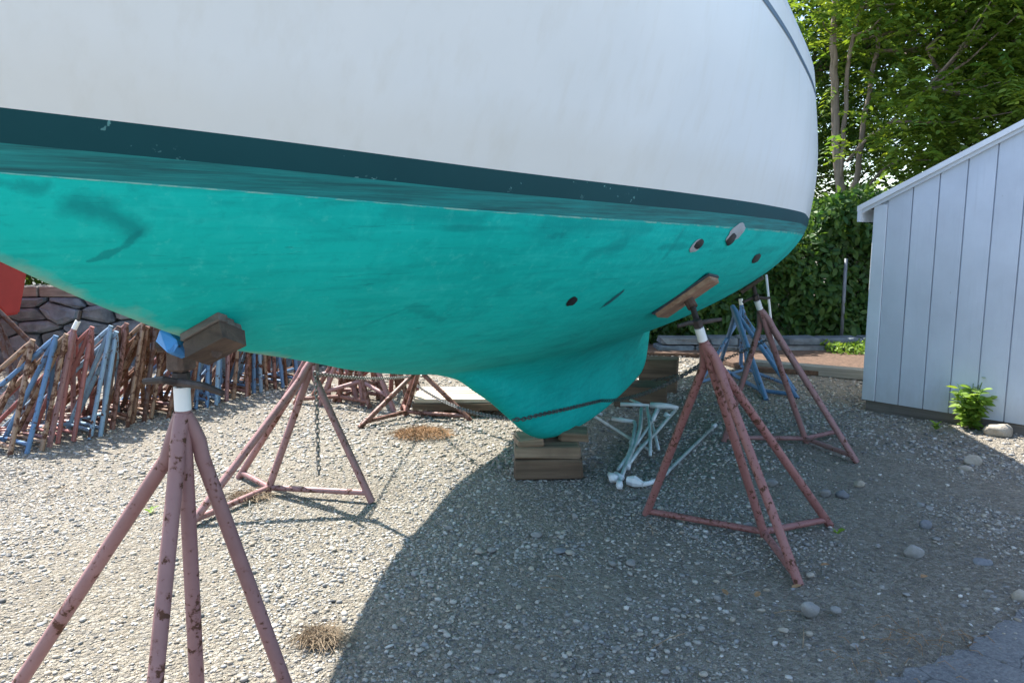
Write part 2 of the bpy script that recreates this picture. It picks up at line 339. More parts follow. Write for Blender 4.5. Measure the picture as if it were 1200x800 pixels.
# asphalt with a ragged broken edge
edge_px = [(985, 830), (1025, 806), (1052, 797), (1070, 787), (1092, 783), (1112, 771), (1132, 766), (1145, 755), (1160, 748), (1170, 737), (1184, 731), (1194, 719), (1205, 712), (1230, 700), (1290, 672)]
edge = [gnd(*p) for p in edge_px]; ep = []
for a, b in zip(edge[:-1], edge[1:]):
    for k in range(5):
        p = a.lerp(b, k / 5); ep.append((p.x + random.uniform(-.012, .012), p.y + random.uniform(-.012, .012)))
ep = sorted(ep); ep = [p for k, p in enumerate(ep) if k == 0 or p[0] - ep[k - 1][0] > .004] + [(3.4, 3.1), (7, 3.6), (14, 3.8)]
mb = MB(); n = len(ep); mb.add([(x, y, .020) for x, y in ep] + [(x, -12, .034) for x, y in ep] + [(x - .004, y + .012, -.01) for x, y in ep], [(i, n + i, n + i + 1, i + 1) for i in range(n - 1)] + [(i + 1, 2 * n + i + 1, 2 * n + i, i) for i in range(n - 1)])
o = mb.build('road', M['asphalt']); tag(o, kind='structure')
bm = bmesh.new(); bm.from_mesh(o.data); bmesh.ops.recalc_face_normals(bm, faces=bm.faces); bm.to_mesh(o.data); bm.free()
def on_road(x, y):
    ex = np.array([p[0] for p in ep]); ey = np.array([p[1] for p in ep])
    return (x > 1.0) & (y < np.interp(x, ex, ey) + .02)

# ------------------------------------------------------------------ the boat
TH = R(23); BU = Vector((math.sin(TH), math.cos(TH), 0)); BV = Vector((math.cos(TH), -math.sin(TH), 0)); BO = Vector((.2, 4.3, 0))
def spl(xs, ys):
    """monotone cubic interpolation"""
    xs = np.array(xs, float); ys = np.array(ys, float); h = np.diff(xs); d = np.diff(ys) / h
    m = np.zeros_like(xs); m[0] = d[0]; m[-1] = d[-1]
    for i in range(1, len(xs) - 1):
        if d[i - 1] * d[i] > 0:
            w1 = 2 * h[i] + h[i - 1]; w2 = h[i] + 2 * h[i - 1]; m[i] = (w1 + w2) / (w1 / d[i - 1] + w2 / d[i])
    def f(x):
        x = np.clip(x, xs[0], xs[-1]); i = np.clip(np.searchsorted(xs, x) - 1, 0, len(xs) - 2); s = (x - xs[i]) / h[i]
        return ys[i] * (1 + 2 * s) * (1 - s) ** 2 + m[i] * h[i] * s * (1 - s) ** 2 + ys[i + 1] * s * s * (3 - 2 * s) + m[i + 1] * h[i] * s * s * (s - 1)
    return f
T0, T1 = -3.46, 4.7                    # waterline ends
Z_W = spl([-4.4, -3.2, -2.78, -2.15, -1.3, -.5, 1.1, 4.7], [1.66, 1.62, 1.60, 1.572, 1.55, 1.535, 1.515, 1.51])
B_W = spl([-3.46, -3.15, -2.78, -2.15, -1.32, -.5, .5, 1.5, 3, 4.2, 4.7], [0, .17, .385, .68, 1.0, 1.215, 1.345, 1.335, 1.0, .58, .32])
Z_P = spl([-3.46, -3.25, -3.07, -2.85, -2.56, -2.15, -1.9, -1.33, -1.0, 0, 1.5, 2.7, 3.8, 4.4, 4.7], [1.63, 1.45, 1.35, 1.24, 1.12, 1.01, .94, .83, .79, .70, .68, .72, 1.0, 1.3, 1.46])
TS0, TS1 = -4.5, 5.1
B_S = spl([-4.5, -4.1, -3.5, -2.8, -2.15, -1.3, -.5, .5, 1.5, 3, 4.3, 5.1], [0, .25, .53, .80, .98, 1.17, 1.285, 1.355, 1.345, 1.02, .72, .52])
Z_S = spl([-4.5, -2, -.7, 0, 1.5, 3.5, 5.1], [2.74, 2.45, 2.325, 2.27, 2.19, 2.15, 2.18])
T_LE = spl([.19, .21, .23, .32, .44, .59, .69, .77, .82, .873], [.25, .05, -.05, -.30, -.51, -.77, -.97, -1.13, -1.30, -1.55])
T_TE = spl([.19, .22, .29, .57, .75], [2.30, 2.45, 2.57, 2.71, 2.76])
Z_LE = spl([-1.55, -1.30, -1.13, -.97, -.77, -.51, -.30, -.05, .05, .25], [.873, .82, .77, .69, .59, .44, .32, .23, .21, .19]); Z_TE = spl([2.30, 2.45, 2.57, 2.71, 2.76], [.19, .22, .29, .57, .75])
def naca(x):
    x = np.clip(x, 0, 1); return np.maximum(0, 2.969 * np.sqrt(x) - 1.26 * x - 3.516 * x ** 2 + 2.843 * x ** 3 - 1.036 * x ** 4)
def y_keel(t, z):
    le = T_LE(z); te = T_TE(z); return .115 * naca((t - le) / (te - le))
def section(t, N=56):
    """half section of the bottom at station t: rows from the waterline down to the centreline (y, z)"""
    zw, zp, B = Z_W(t), Z_P(t), B_W(t); D = zw - zp; bw = np.clip((t + 3.46) / 2.2, 0, 1); nn = 1.06 + .24 * bw; mm = 1.25 + .47 * bw
    d1 = min(.057, .3 * D); d2 = min(.107, .55 * D)
    yh = lambda d: B * np.maximum(0, 1 - (d / D) ** mm) ** (1 / nn)
    w = np.linspace(0, 1, 260); d = d2 + (D - d2) * (1 - (1 - w) ** 2.2); y = yh(d); z = zw - d
    zk = None
    if -1.55 < t < 2.76:
        zk = min(Z_LE(t) if t < .25 else (.19 if t < 2.30 else Z_TE(t)), zp)
    if zk is not None and zp - zk > .003:
        deep = zp - zk; Rf = min(.30, .9 * deep) * float(np.clip((2.74 - t) / .9, .12, 1)); yk = y_keel(t, np.array(max(zk + .4 * deep, zk))); yk = float(yk)
        q = np.clip((yk + Rf - y) / Rf, 0, 1); drop = min(Rf * 1.1, .55 * deep) * (1 - np.sqrt(np.maximum(0, 1 - q ** 2)))
        keep = y >= yk; y1, z1 = y[keep], (z - drop)[keep]
        if len(y1) < 2: y1, z1 = y[:2], z[:2]
        zt = z1[-1]; zz = np.linspace(zt, zk, 60)[1:]; yy = np.array([float(y_keel(t, np.array(max(q_, .19)))) for q_ in zz])
        rr = .05; yy = np.where(zz - zk < rr, yy * np.sqrt(np.maximum(0, 1 - ((rr - (zz - zk)) / rr) ** 2) * .75 + .25 * np.clip((zz - zk) / .004, 0, 1)), yy); yy[-1] = 0
        bl = np.linspace(0, 1, len(yy)); yy = np.minimum(yy, y1[-1]) * np.clip(bl * 4, 0, 1) + y1[-1] * (1 - np.clip(bl * 4, 0, 1)) if True else yy; yy[-1] = 0
        y = np.concatenate([y1, yy]); z = np.concatenate([z1, zz])
    else: y[-1] = 0
    L = np.concatenate([[0], np.cumsum(np.hypot(np.diff(y), np.diff(z)))]); s = np.linspace(0, L[-1], N)
    y = np.interp(s, L, y); z = np.interp(s, L, z)
    return (float(yh(d1)), zw - d1), (float(yh(d2)), zw - d2), y, z
NC = 190; q = np.linspace(0, 1, NC); q = .35 * q + .65 * (q * q * (3 - 2 * q)); tW = T0 + (T1 - T0) * q; tS = TS0 + (TS1 - TS0) * q
boat = empty('sailboat', BO, 0); boat.rotation_euler = (0, 0, R(90) - TH)   # local x runs aft along the keel, local y negative = port
tag(boat, 'white sailboat with teal green bottom paint propped on boat stands over the gravel', 'sailboat')
def grid_part(name, rows, mat, cap=None):
    """rows: list of arrays (NC,3) in boat coordinates for the port half (y>0 means port); mirrored"""
    A = np.array(rows); nr = len(A); P = A.copy(); P[:, :, 1] *= -1        # port -> local -y
    V = np.concatenate([P.reshape(-1, 3), A.reshape(-1, 3)]); off = nr * NC; F = []
    i = (np.arange(nr - 1)[:, None] * NC + np.arange(NC - 1)[None, :]).ravel()
    F = np.concatenate([np.stack([i, i + NC, i + NC + 1, i + 1], 1), np.stack([i + off, i + 1 + off, i + NC + 1 + off, i + NC + off], 1)])
    me = bpy.data.meshes.new(name); me.from_pydata(V.tolist(), [], F.tolist()); bm = bmesh.new(); bm.from_mesh(me)
    bmesh.ops.remove_doubles(bm, verts=bm.verts, dist=.0004); bmesh.ops.recalc_face_normals(bm, faces=bm.faces); bm.to_mesh(me); bm.free()
    return link(name, me, mat, boat, True)
secs = [section(float(t)) for t in tW]
w0 = np.stack([tW, B_W(tW), Z_W(tW)], 1); s0 = np.stack([tS, B_S(tS), Z_S(tS)], 1)
top_rows = []
for k in np.linspace(0, 1, 26)[::-1]:
    r_ = w0 * (1 - k) + s0 * k; bulge = .030 * math.sin(math.pi * min(1, k * 1.02)) * np.clip((q - .02) * 4, 0, 1); r_[:, 1] += bulge; top_rows.append(r_)
grid_part('topsides', top_rows, M['gel'])
r1 = np.stack([tW, [s[0][0] for s in secs], [s[0][1] for s in secs]], 1); r2 = np.stack([tW, [s[1][0] for s in secs], [s[1][1] for s in secs]], 1)
mid01 = w0 * .5 + r1 * .5; mid01[:, 1] += .002
grid_part('boot_stripe', [w0, mid01, r1], M['boot']); grid_part('waterline_band', [r1, (r1 + r2) / 2, r2], M['band'])
r3 = r2 * .93 + np.stack([tW, [s[2][3] for s in secs], [s[3][3] for s in secs]], 1) * .07; e1_, e2_ = r2.copy(), r3.copy(); e1_[:, 1] += .0016; e2_[:, 1] += .0016; e1_[:, 2] += .002
grid_part('paint_edge', [e1_, e2_], M['edge'])
rows = [np.stack([tW, [s[2][k] for s in secs], [s[3][k] for s in secs]], 1) for k in range(56)]
bottom = grid_part('bottom', rows, M['bottom'])
# cove stripe just proud of the topsides
def off_row(k, o):
    r_ = w0 * (1 - k) + s0 * k; r_[:, 1] += .030 * math.sin(math.pi * min(1, k * 1.02)) * np.clip((q - .02) * 4, 0, 1) + o; return r_
grid_part('cove_stripe', [off_row(.885, .003), off_row(.855, .003)], M['cove'])
# deck with camber, toe rail, cabin trunk, transom
cam_rows = []
for k in np.linspace(0, 1, 7):
    r_ = s0.copy(); r_[:, 1] *= (1 - k); r_[:, 2] += .07 * (1 - (1 - k) ** 2) + .001; cam_rows.append(r_)
grid_part('deck', cam_rows, M['deck'])
a_ = s0.copy(); a_[:, 1] -= .002; b_ = a_.copy(); b_[:, 2] += .028; c_ = b_.copy(); c_[:, 1] -= .022 * np.clip(q * 20, 0, 1); d_ = c_.copy(); d_[:, 2] -= .034
grid_part('toe_rail', [a_, b_, c_, d_], M['gel'])
mb = MB(); prof = []
for tt, hw, hz in ((-1.9, .30, .02), (-1.6, .48, .26), (-.6, .66, .34), (1.0, .74, .40), (2.3, .72, .42), (2.36, .72, .03)):
    zb = float(Z_S(tt)) + .02; prof.append([(tt, -hw - .05, zb), (tt, -hw, zb + hz * .8), (tt, -hw * .7, zb + hz), (tt, hw * .7, zb + hz), (tt, hw, zb + hz * .8), (tt, hw + .05, zb)])
vs = [p for r_ in prof for p in r_]; fs = []
for i in range(len(prof) - 1):
    for k in range(5): a = i * 6 + k; fs.append((a, a + 1, a + 7, a + 6))
fs.append(tuple(range(30, 36))); mb.add(vs, fs).build('cabin_trunk', M['deck'], boat)
col = [r_[-1] for r_ in top_rows] + [r1[-1], r2[-1]] + [r_[-1] for r_ in rows]
mb = MB(); vs = [(p[0], -p[1], p[2]) for p in col] + [(p[0], p[1], p[2]) for p in col]; n = len(col)
mb.add(vs, [(i, i + 1, n + i + 1, n + i) for i in range(n - 1)]).build('transom', M['gel'], boat)
bpy.context.view_layer.update()
MWI = boat.matrix_world.inverted()
def bvh_of(o): me = o.data; mw = o.matrix_world; return BVHTree.FromPolygons([mw @ v.co for v in me.vertices], [tuple(p.vertices) for p in me.polygons])
band = [o for o in C.objects if o.name.startswith('waterline_band')][0]
def bvh_two(a, b):
    vs = [a.matrix_world @ v.co for v in a.data.vertices]; n = len(vs); vs += [b.matrix_world @ v.co for v in b.data.vertices]
    return BVHTree.FromPolygons(vs, [tuple(p.vertices) for p in a.data.polygons] + [tuple(i + n for i in p.vertices) for p in b.data.polygons])
BV_B = bvh_two(bottom, band)
def on_hull(x, y):
    h = BV_B.ray_cast(Vector((0, 0, CAMH)), ray(x, y).normalized()); n_ = h[1]
    if n_ is not None and n_.dot(ray(x, y)) > 0: n_ = -n_
    return h[0], n_
# dark overpaint smear on the port bow, laid out in hull coordinates
def smear(mat, pix, rad, strength, colr):
    tt = NT.__new__(NT); tt.m = mat; tt.t = mat.node_tree; tt.b = tt.t.nodes['Principled BSDF']; tt._obj = None
    vv = tt.obj(); nx = tt.math('MULTIPLY', tt.math('SUBTRACT', tt.noise(vv, 14, 6), .5), .045); X, Y_, Z = tt.sep(vv); pl = []
    for x, y in pix: l_ = MWI @ on_hull(x, y)[0]; pl.append((l_.x, l_.z))
    acc = None
    for (a, b), r0 in zip(zip(pl[:-1], pl[1:]), rad):
        dx, dz = b[0] - a[0], b[1] - a[1]; L2 = dx * dx + dz * dz; px = tt.math('SUBTRACT', X, a[0]); pz = tt.math('SUBTRACT', Z, a[1])
        h = tt.math('DIVIDE', tt.math('ADD', tt.math('MULTIPLY', px, dx), tt.math('MULTIPLY', pz, dz)), L2); cl = tt.n('Clamp'); tt.l(h, cl.inputs[0]); h = cl.outputs[0]
        ex = tt.math('SUBTRACT', px, tt.math('MULTIPLY', h, dx)); ez = tt.math('SUBTRACT', pz, tt.math('MULTIPLY', h, dz)); d = tt.math('SQRT', tt.math('ADD', tt.math('MULTIPLY', ex, ex), tt.math('MULTIPLY', ez, ez)))
        m_ = tt.ramp(tt.math('ADD', tt.math('DIVIDE', tt.math('ADD', d, nx), r0), 0), [(.25, 1), (1.0, 0)]); acc = m_ if acc is None else tt.math('MAXIMUM', acc, m_)
    port = tt.math('LESS_THAN', Y_, 0.0); old = tt.b.inputs['Base Color'].links[0].from_socket
    tt.l(tt.mix(tt.math('MULTIPLY', tt.math('MULTIPLY', acc, strength), port), old, colr), tt.b.inputs['Base Color'])
smear(M['bottom'], [(88, 238), (125, 250), (163, 270)], [.030, .026], .62, (.002, .20, .205))
smear(M['bottom'], [(163, 272), (148, 288), (118, 302), (85, 312)], [.009, .007, .006], .6, (.002, .22, .22))
smear(M['bottom'], [(0, 214), (50, 222)], [.016], .55, (.002, .22, .22))
for pts_, rr_ in (([(460, 248), (560, 258)], .03), ([(640, 262), (760, 268)], .035), ([(690, 300), (730, 285)], .03), ([(780, 300), (800, 270)], .02), ([(430, 380), (480, 360), (520, 375)], .012)):
    smear(M['bottom'], pts_, [rr_] * 3, .38, (.002, .24, .235))
# through-hull fittings and bare scrapes on the port bottom
def patch(name, x, y, px_long, px_short, ang, mat, proud=.002, thick=.002, seg=18, jag=.12, label=None):
    c0, nn = on_hull(x, y)
    if c0 is None: return None
    d1, _ = on_hull(x + math.cos(ang) * px_long, y - math.sin(ang) * px_long); d2, _ = on_hull(x + math.cos(ang + 1.571) * px_short, y - math.sin(ang + 1.571) * px_short)
    if d1 is None or d2 is None: return None
    e1 = d1 - c0; e2 = d2 - c0; ring = []
    for k in range(seg):
        a = 2 * math.pi * k / seg; rr = 1 + random.uniform(-jag, jag)
        p = c0 + e1 * math.cos(a) * rr + e2 * math.sin(a) * rr; l_, n2, _, _ = BV_B.find_nearest(p)
        if n2.dot(nn) < 0: n2 = -n2
        ring.append((l_, n2))
    mb = MB(); vs = [l_ + n2 * proud for l_, n2 in ring] + [l_ * .82 + c0 * .18 + n2 * (proud + thick) for l_, n2 in ring] + [c0 + nn * (proud + thick)]
    fs = [(i, (i + 1) % seg, seg + (i + 1) % seg, seg + i) for i in range(seg)] + [(seg + i, seg + (i + 1) % seg, 2 * seg) for i in range(seg)]
    mb.add([MWI @ v for v in vs], fs); o = mb.build(name, mat, boat, True); return o
patch('through_hull', 670, 353, 8, 4, R(32), M['hole'])
patch('bare_patch', 815, 288, 9.5, 4.5, R(48), M['scrape'], .003, .002); patch('through_hull', 818.5, 285, 7, 4.2, R(45), M['hole'], .005, .0025)
patch('bare_patch', 862, 273, 14, 6.3, R(50), M['scrape'], .003, .002); patch('through_hull', 856, 280, 8, 4.2, R(55), M['hole'], .005, .0025)
patch('through_hull', 886, 303, 7, 3.5, R(48), M['hole'])
patch('scuff_mark', 717, 351, 17, 1.6, R(38), M['scuff'], .0015, .0008, jag=.3)

# ------------------------------------------------------------------ boat stands
def bent_leg(top, foot, ax_dir, r, straight=False):
    """leg that leaves the post side almost parallel and then splays to its foot"""
    out = Vector((foot.x - top.x, foot.y - top.y, 0)).normalized(); down = -ax_dir
    if straight: return [top + down * .01, top.lerp(foot, .05), top.lerp(foot, .1), top.lerp(foot, .15), foot]
    s0_ = top + out * r * .25; s1_ = top + down * .035 + out * r * 1.0; b1 = top + down * .075 + out * r * 1.75; d = (foot - b1).normalized(); b2 = b1 + (down * .45 + d * .55) * .05; b3 = b2 + (foot - b2).normalized() * .07
    return [s0_, s1_, b1, b2, b3, foot]
def stand(name, label, apex, node, feet, mat, r=.0195, white=True, handle=None, rod_to=None, group='boat stands', brace_h=.035, bars=True, mats=None, sides=10, cat='boat stand', straight=False):
    """post from node to apex, three legs, three floor bars meeting at the post; returns the Empty"""
    node = Vector(node); apex = Vector(apex); feet = [Vector(f) for f in feet]; e = empty(name, (node.x, node.y, 0)); tag(e, label, cat, group); O = Vector((node.x, node.y, 0))
    axd = (apex - node).normalized(); lg = (apex - node).length; wl_ = min(.062, lg * .09)
    MB().tube([node, apex - axd * wl_ * .999], r, sides).build('post', mat, e, True, O)
    if white: MB().tube([apex - axd * wl_, apex], r * 1.06, sides).build('sleeve', M['whitep'], e, True, O)
    jt = apex - axd * (wl_ + .012)
    for i, f in enumerate(feet):
        lp = bent_leg(jt, f, axd, r, straight); MB().tube(lp, r * 1.0, sides).build('leg', mat, e, True, O)
        if bars:
            a = node + axd * brace_h; k = (a.z - f.z) / max(.05, (lp[-2].z - f.z)); b = f.lerp(lp[-2], max(0, min(.2, k)))
            MB().tube([a, b], r * .84, 8).build('floor_bar', mat, e, True, O)
    for o in [c for c in C.objects if c.parent == e]: smooth_angle(o, 50)
    if rod_to is not None:
        rt = Vector(rod_to); mb = MB(); d = rt - apex; n_ = max(6, int(d.length / .0045)); pts = []; rad = []
        for k in range(n_ + 1): pts.append(apex + d * (k / n_)); rad.append(r * (.62 if k % 2 else .70))
        mb.tube(pts, rad, 10).build('screw_rod', M['steel'], e, True, O)
    if handle is not None:
        hp = [Vector(p) for p in handle]; mb = MB(); hw = r * .46; mb.tube(hp, [hw * .9] + [hw * 1.1] * (len(hp) - 2) + [hw * .9], 8)
        c_ = apex + axd * .012; mb.tube([c_ - axd * .008, c_ + axd * .026], r * 1.12, 6); mb.build('handle_nut', M['steel'], e, False, O)
    return e
GS = 'boat stands propping the sailboat'
def G(x, y): p = gnd(x, y); p.z = float(gz(p.x, p.y)) + .004; return p
def poly_curve(a, b, sag, up=Vector((0, 0, 1)), n=9):
    return [a.lerp(b, k / n) + up * (sag * 4 * (k / n) * (1 - k / n)) for k in range(n + 1)]
# bow stand with a V head
bow_ap = atY(213, 453, 1.93); bow_node = gnd(234, 862, .012)
bow_feet = [gnd(-10, 850, .0), gnd(166, 960, .0), gnd(348, 838, .0)]
hub = atY(216, 405, 1.96)
hl, hr = atY(169, 447, 1.90), atY(261, 461, 1.84)
bs = stand('boat_stand', 'dusty red boat stand with V-shaped timber head under the bow', bow_ap, bow_node, bow_feet, M['pink'], .0200, True,
      [hl, hl.lerp(hr, .25) + Vector((0, 0, .012)), bow_ap + Vector((0, -.022, .016)), hl.lerp(hr, .78) + Vector((0, 0, .012)), hr], hub, GS, sides=14)
O = Vector((bow_node.x, bow_node.y, 0))
def slab(parent, name, mat, a, b, width, thick, nrm, org, jit=.003, bev=.006):
    """plank from a to b; nrm is the direction of its thickness"""
    a, b = Vector(a), Vector(b); x = (b - a).normalized(); n_ = (nrm - x * nrm.dot(x)).normalized(); y = n_.cross(x)
    Mx = Matrix((x, y, n_)).transposed(); mb = MB().box((a + b) / 2, ((b - a).length, width, thick), Mx, jit, bev); return mb.build(name, mat, parent, False, org)
# port arm and pad
p_out, n_out = on_hull(266, 374); p_in, _ = on_hull(230, 394)
if p_out is None: p_out, n_out = hub + Vector((.1, 0, .08)), Vector((.5, -.3, -.6))
off = n_out * .034
ar = p_out - p_in
off = n_out * .046
slab(bs, 'head_pad', M['padwood'], p_in + off - ar * .12, p_out + off + ar * .10, .082, .048, n_out, O, .003, .003)
for w_, z_, l_ in ((.030, .012, .02), (.030, .014, -.05), (.030, .011, .06)):
    k_ = {.02: 0, -.05: -.031, .06: .031}[l_]; sd_ = n_out.cross(ar).normalized() * k_
    slab(bs, 'head_pad_facing', M['padgrey'], p_in + n_out * z_ + sd_ - ar * .10, p_out + n_out * z_ + sd_ + ar * (.08 + l_), w_, .020, n_out, O, .0015, .002)
# starboard pad, blue
mir = lambda p: (lambda l: boat.matrix_world @ Vector((l.x, -l.y, l.z)))(MWI @ p)
q_in, q_out = mir(p_in), mir(p_out); q_n = (mir(p_out + n_out) - q_out)
slab(bs, 'head_pad', M['bluewood'], q_in + q_n * .034 - (q_out - q_in) * .25, q_out + q_n * .034 - (q_out - q_in) * .50, .055, .04, q_n, O, .004, .008)
mb = MB(); mb.box(hub + Vector((-.003, -.02, -.022)), (.056, .056, .085), Matrix.Rotation(-TH, 3, 'Z'), .002, .008)
mid = hub + Vector((0, -.01, .012)); mb.tube([mid, (p_in + p_out) / 2 + n_out * .07], .016, 8); mb.tube([mid, (q_in + q_out) / 2 + q_n * .07], .016, 8)
mb.build('head_bracket', M['brownsteel'], bs, False, O)

def hull_above(p, lean=Vector((0, 0, 1))):
    h = BV_B.ray_cast(p, lean.normalized()); n_ = h[1]
    if h[0] is None: l_, n_, _, _ = BV_B.find_nearest(p); h = (l_,)
    if n_.dot(h[0] - p) > 0: n_ = -n_
    return h[0], n_
def add_pad(e, p, mat, ln=.20, w=.11):
    c0, nn = p; O = e.location.copy(); x = BV - nn * BV.dot(nn); x.normalize(); slab(e, 'pad', mat, c0 + nn * .017 - x * ln / 2, c0 + nn * .017 + x * ln / 2, w, .026, nn, O, .003, .004)
def hull_stand(label, ap, node, feet, mat, pad_px, pad_len, pad_w, padmat, r=.0195, handle=True, pad_dir=None):
    c0, nn = on_hull(*pad_px); e = None
    rt = c0 + nn * .055
    h = None
    if handle:
        side = Vector((1, .25, 0)).normalized(); a = ap + Vector((0, 0, .022)); h = [a - side * .10 + Vector((0, 0, -.012)), a - side * .05, a, a + side * .05 + Vector((0, 0, .006)), a + side * .105 + Vector((0, 0, .012))]
    e = stand('boat_stand', label, ap, node, feet, mat, r, True, h, rt, GS); O = Vector((node[0], node[1], 0))
    x = (pad_dir - nn * pad_dir.dot(nn)).normalized()
    slab(e, 'pad', padmat, c0 + nn * .018 - x * pad_len / 2, c0 + nn * .018 + x * pad_len / 2, pad_w, .026, nn, O, .003, .005)
    slab(e, 'pad_liner', M['fittinggrey'], c0 + nn * .002 - x * pad_len * .53, c0 + nn * .002 + x * pad_len * .53, pad_w * 1.08, .012, nn, O, .002, .003)
    MB().tube([rt - (rt - ap).normalized() * .02, c0 + nn * .03], r * 1.2, 10).build('pad_cup', M['brownsteel'], e, False, O)
    return e
# port stand near the keel
nd = G(897, 628); ap = atY(819, 384, 3.22); c0, nn = on_hull(803, 343)
hull_stand('heavily chipped red boat stand whose plywood pad holds the port bilge', ap, nd, [G(757, 603), G(973, 613), G(937, 683)], M['pinkheavy'], (803, 345), .29, .16, M['ply'], .0198, True, BV * .9 + Vector((0, 0, .75)))
# port aft stand
nd2 = G(945, 519); ap2 = atY(887, 352, 4.75); h2 = hull_above(ap2, Vector((-.35, .1, 1)))
e = stand('boat_stand', 'smooth dusty red boat stand under the port quarter beside the shed', ap2, nd2, [G(1004, 541), G(848, 518), G(985, 510)], M['pink'], .0195, True,
      [ap2 + Vector((-.09, 0, -.012)), ap2 + Vector((-.04, 0, .012)), ap2 + Vector((.0, 0, .02)), ap2 + Vector((.05, 0, .014)), ap2 + Vector((.085, 0, .018))], h2[0] + h2[1] * .03, GS); add_pad(e, h2, M['padwood'], .16, .09)
# starboard forward stand
nd3 = G(313, 581); ap3 = atY(374, 404, 4.0); h3 = hull_above(ap3, Vector((.12, -.05, 1)))
st3 = stand('boat_stand', 'dusty pink boat stand with a loose chain dangling inside its legs', ap3, nd3, [G(222, 622), G(280, 562), G(436, 588)], M['pink'], .0195, True, None, h3[0] + h3[1] * .03, GS); add_pad(st3, h3, M['padwood'])
# starboard middle stand
nd4 = G(475, 488); ap4 = atY(497, 414, 5.75); h4 = hull_above(ap4, Vector((.12, -.05, 1)))
st4 = stand('boat_stand', 'dusty red boat stand in front of the pale lumber stack', ap4, nd4, [G(421, 502), G(471, 479), G(552, 494)], M['redbrown'], .019, True, None, h4[0] + h4[1] * .03, GS); add_pad(st4, h4, M['padwood'])
# blue stands beyond the port quarter
GB = 'blue boat stands standing spare beside the hedge'
ap5 = atY(856, 352, 7.2); stand('boat_stand', 'steel blue boat stand standing unused near the timber edging', ap5, G(893, 462), [G(935, 467), G(842, 432), G(898, 470)], M['dkblue'], .0215, False, None, None, GB)
ap6 = atY(868, 350, 7.7); stand('boat_stand', 'blue boat stand with a white taped post leaning behind another blue stand', ap6, G(876, 436), [G(818, 452), G(932, 458), G(868, 432)], M['bluep'], .0195, True, None, None, GB)

# ------------------------------------------------------------------ heap of spare stands along the stone wall
def ordinal(n):
    u = ['', 'first', 'second', 'third', 'fourth', 'fifth', 'sixth', 'seventh', 'eighth', 'ninth', 'tenth', 'eleventh', 'twelfth', 'thirteenth', 'fourteenth', 'fifteenth', 'sixteenth', 'seventeenth', 'eighteenth', 'nineteenth']
    if n < 20: return u[n]
    t_ = ['', '', 'twent', 'thirt', 'fort', 'fift'][n // 10]; return t_ + ('ieth' if n % 10 == 0 else 'y-' + u[n % 10])
GP = 'spare boat stands nested in a row in front of the stone wall'
rd = Vector((.42, .905, 0)); wd = Vector((-.905, .42, 0))
cols = ['tan', 'tan', 'pink', 'redp', 'redp', 'ltblue', 'tan', 'dkrust', 'redbrown', 'tan', 'rust', 'rust', 'dkrust', 'tan', 'rust', 'rust', 'pink', 'pink', 'rust', 'bluep', 'bluep', 'ltblue', 'bluep', 'tan', 'redbrown', 'bluep', 'redbrown', 'tan', 'redbrown', 'rust', 'bluep', 'ltblue', 'tan', 'rust', 'bluep', 'redbrown', 'tan', 'rust']
cols = ['tan', 'bluep', 'tan', 'pink', 'redp', 'redp', 'ltblue', 'ltblue', 'dkrust', 'redbrown', 'tan', 'rust', 'dkrust', 'tan', 'rust', 'rust', 'pink', 'rust', 'bluep', 'bluep', 'ltblue', 'bluep', 'pink', 'tan', 'redbrown', 'rust', 'bluep', 'ltblue', 'tan', 'redbrown', 'bluep', 'rust', 'bluep', 'rust']
words = {'tan': 'tan', 'pink': 'dusty pink', 'redp': 'faded red', 'ltblue': 'pale blue', 'dkrust': 'dark rusty', 'redbrown': 'red brown', 'rust': 'orange rusty', 'bluep': 'blue'}
A0 = gnd(16, 537); A1 = gnd(352, 449); NP = len(cols)
for i, cn in enumerate(cols):
    k = i / (NP - 1); f0 = A0.lerp(A1, k) + wd * random.uniform(-.05, .06); f0.z = .005
    jt_ = lambda a: random.uniform(-a, a)
    hgt = .79 + jt_(.035); lean = .30 * (1 - .85 * max(0, k - .42) / .58) + jt_(.035)
    apx = f0 + rd * lean + wd * (.07 + jt_(.03)); apx.z = hgt
    nd_ = f0 + wd * (.36 + jt_(.03)) + rd * (.05 + jt_(.03)); nd_.z = .03
    b1 = f0 + wd * (.66 + jt_(.05)) + rd * (-.22 + jt_(.05)); b1.z = .01; b2 = f0 + wd * (.42 + jt_(.05)) + rd * (.44 + jt_(.05)); b2.z = .01
    stand('boat_stand', words[cn] + ' spare boat stand, ' + ordinal(i + 1) + ' in the nested row from the red hull', apx, nd_, [f0, b1, b2], M[cn], random.uniform(.0155, .0185), i in (3,), None, (apx + Vector((.01, .02, .07))) if i in (3, 14, 27) else None, GP, sides=8, straight=True)
# darker stand that props the red hull
apr = atY(-22, 338, 6.1); stand('boat_stand', 'dark rusty boat stand propping the red hull by the stone wall', apr, atY(40, 470, 6.0), [atY(90, 455, 6.2), atY(25, 480, 5.8), atY(-90, 480, 5.9)], M['dkrust'], .021, False, None, None, 'boat stands propping the red hull', bars=False)
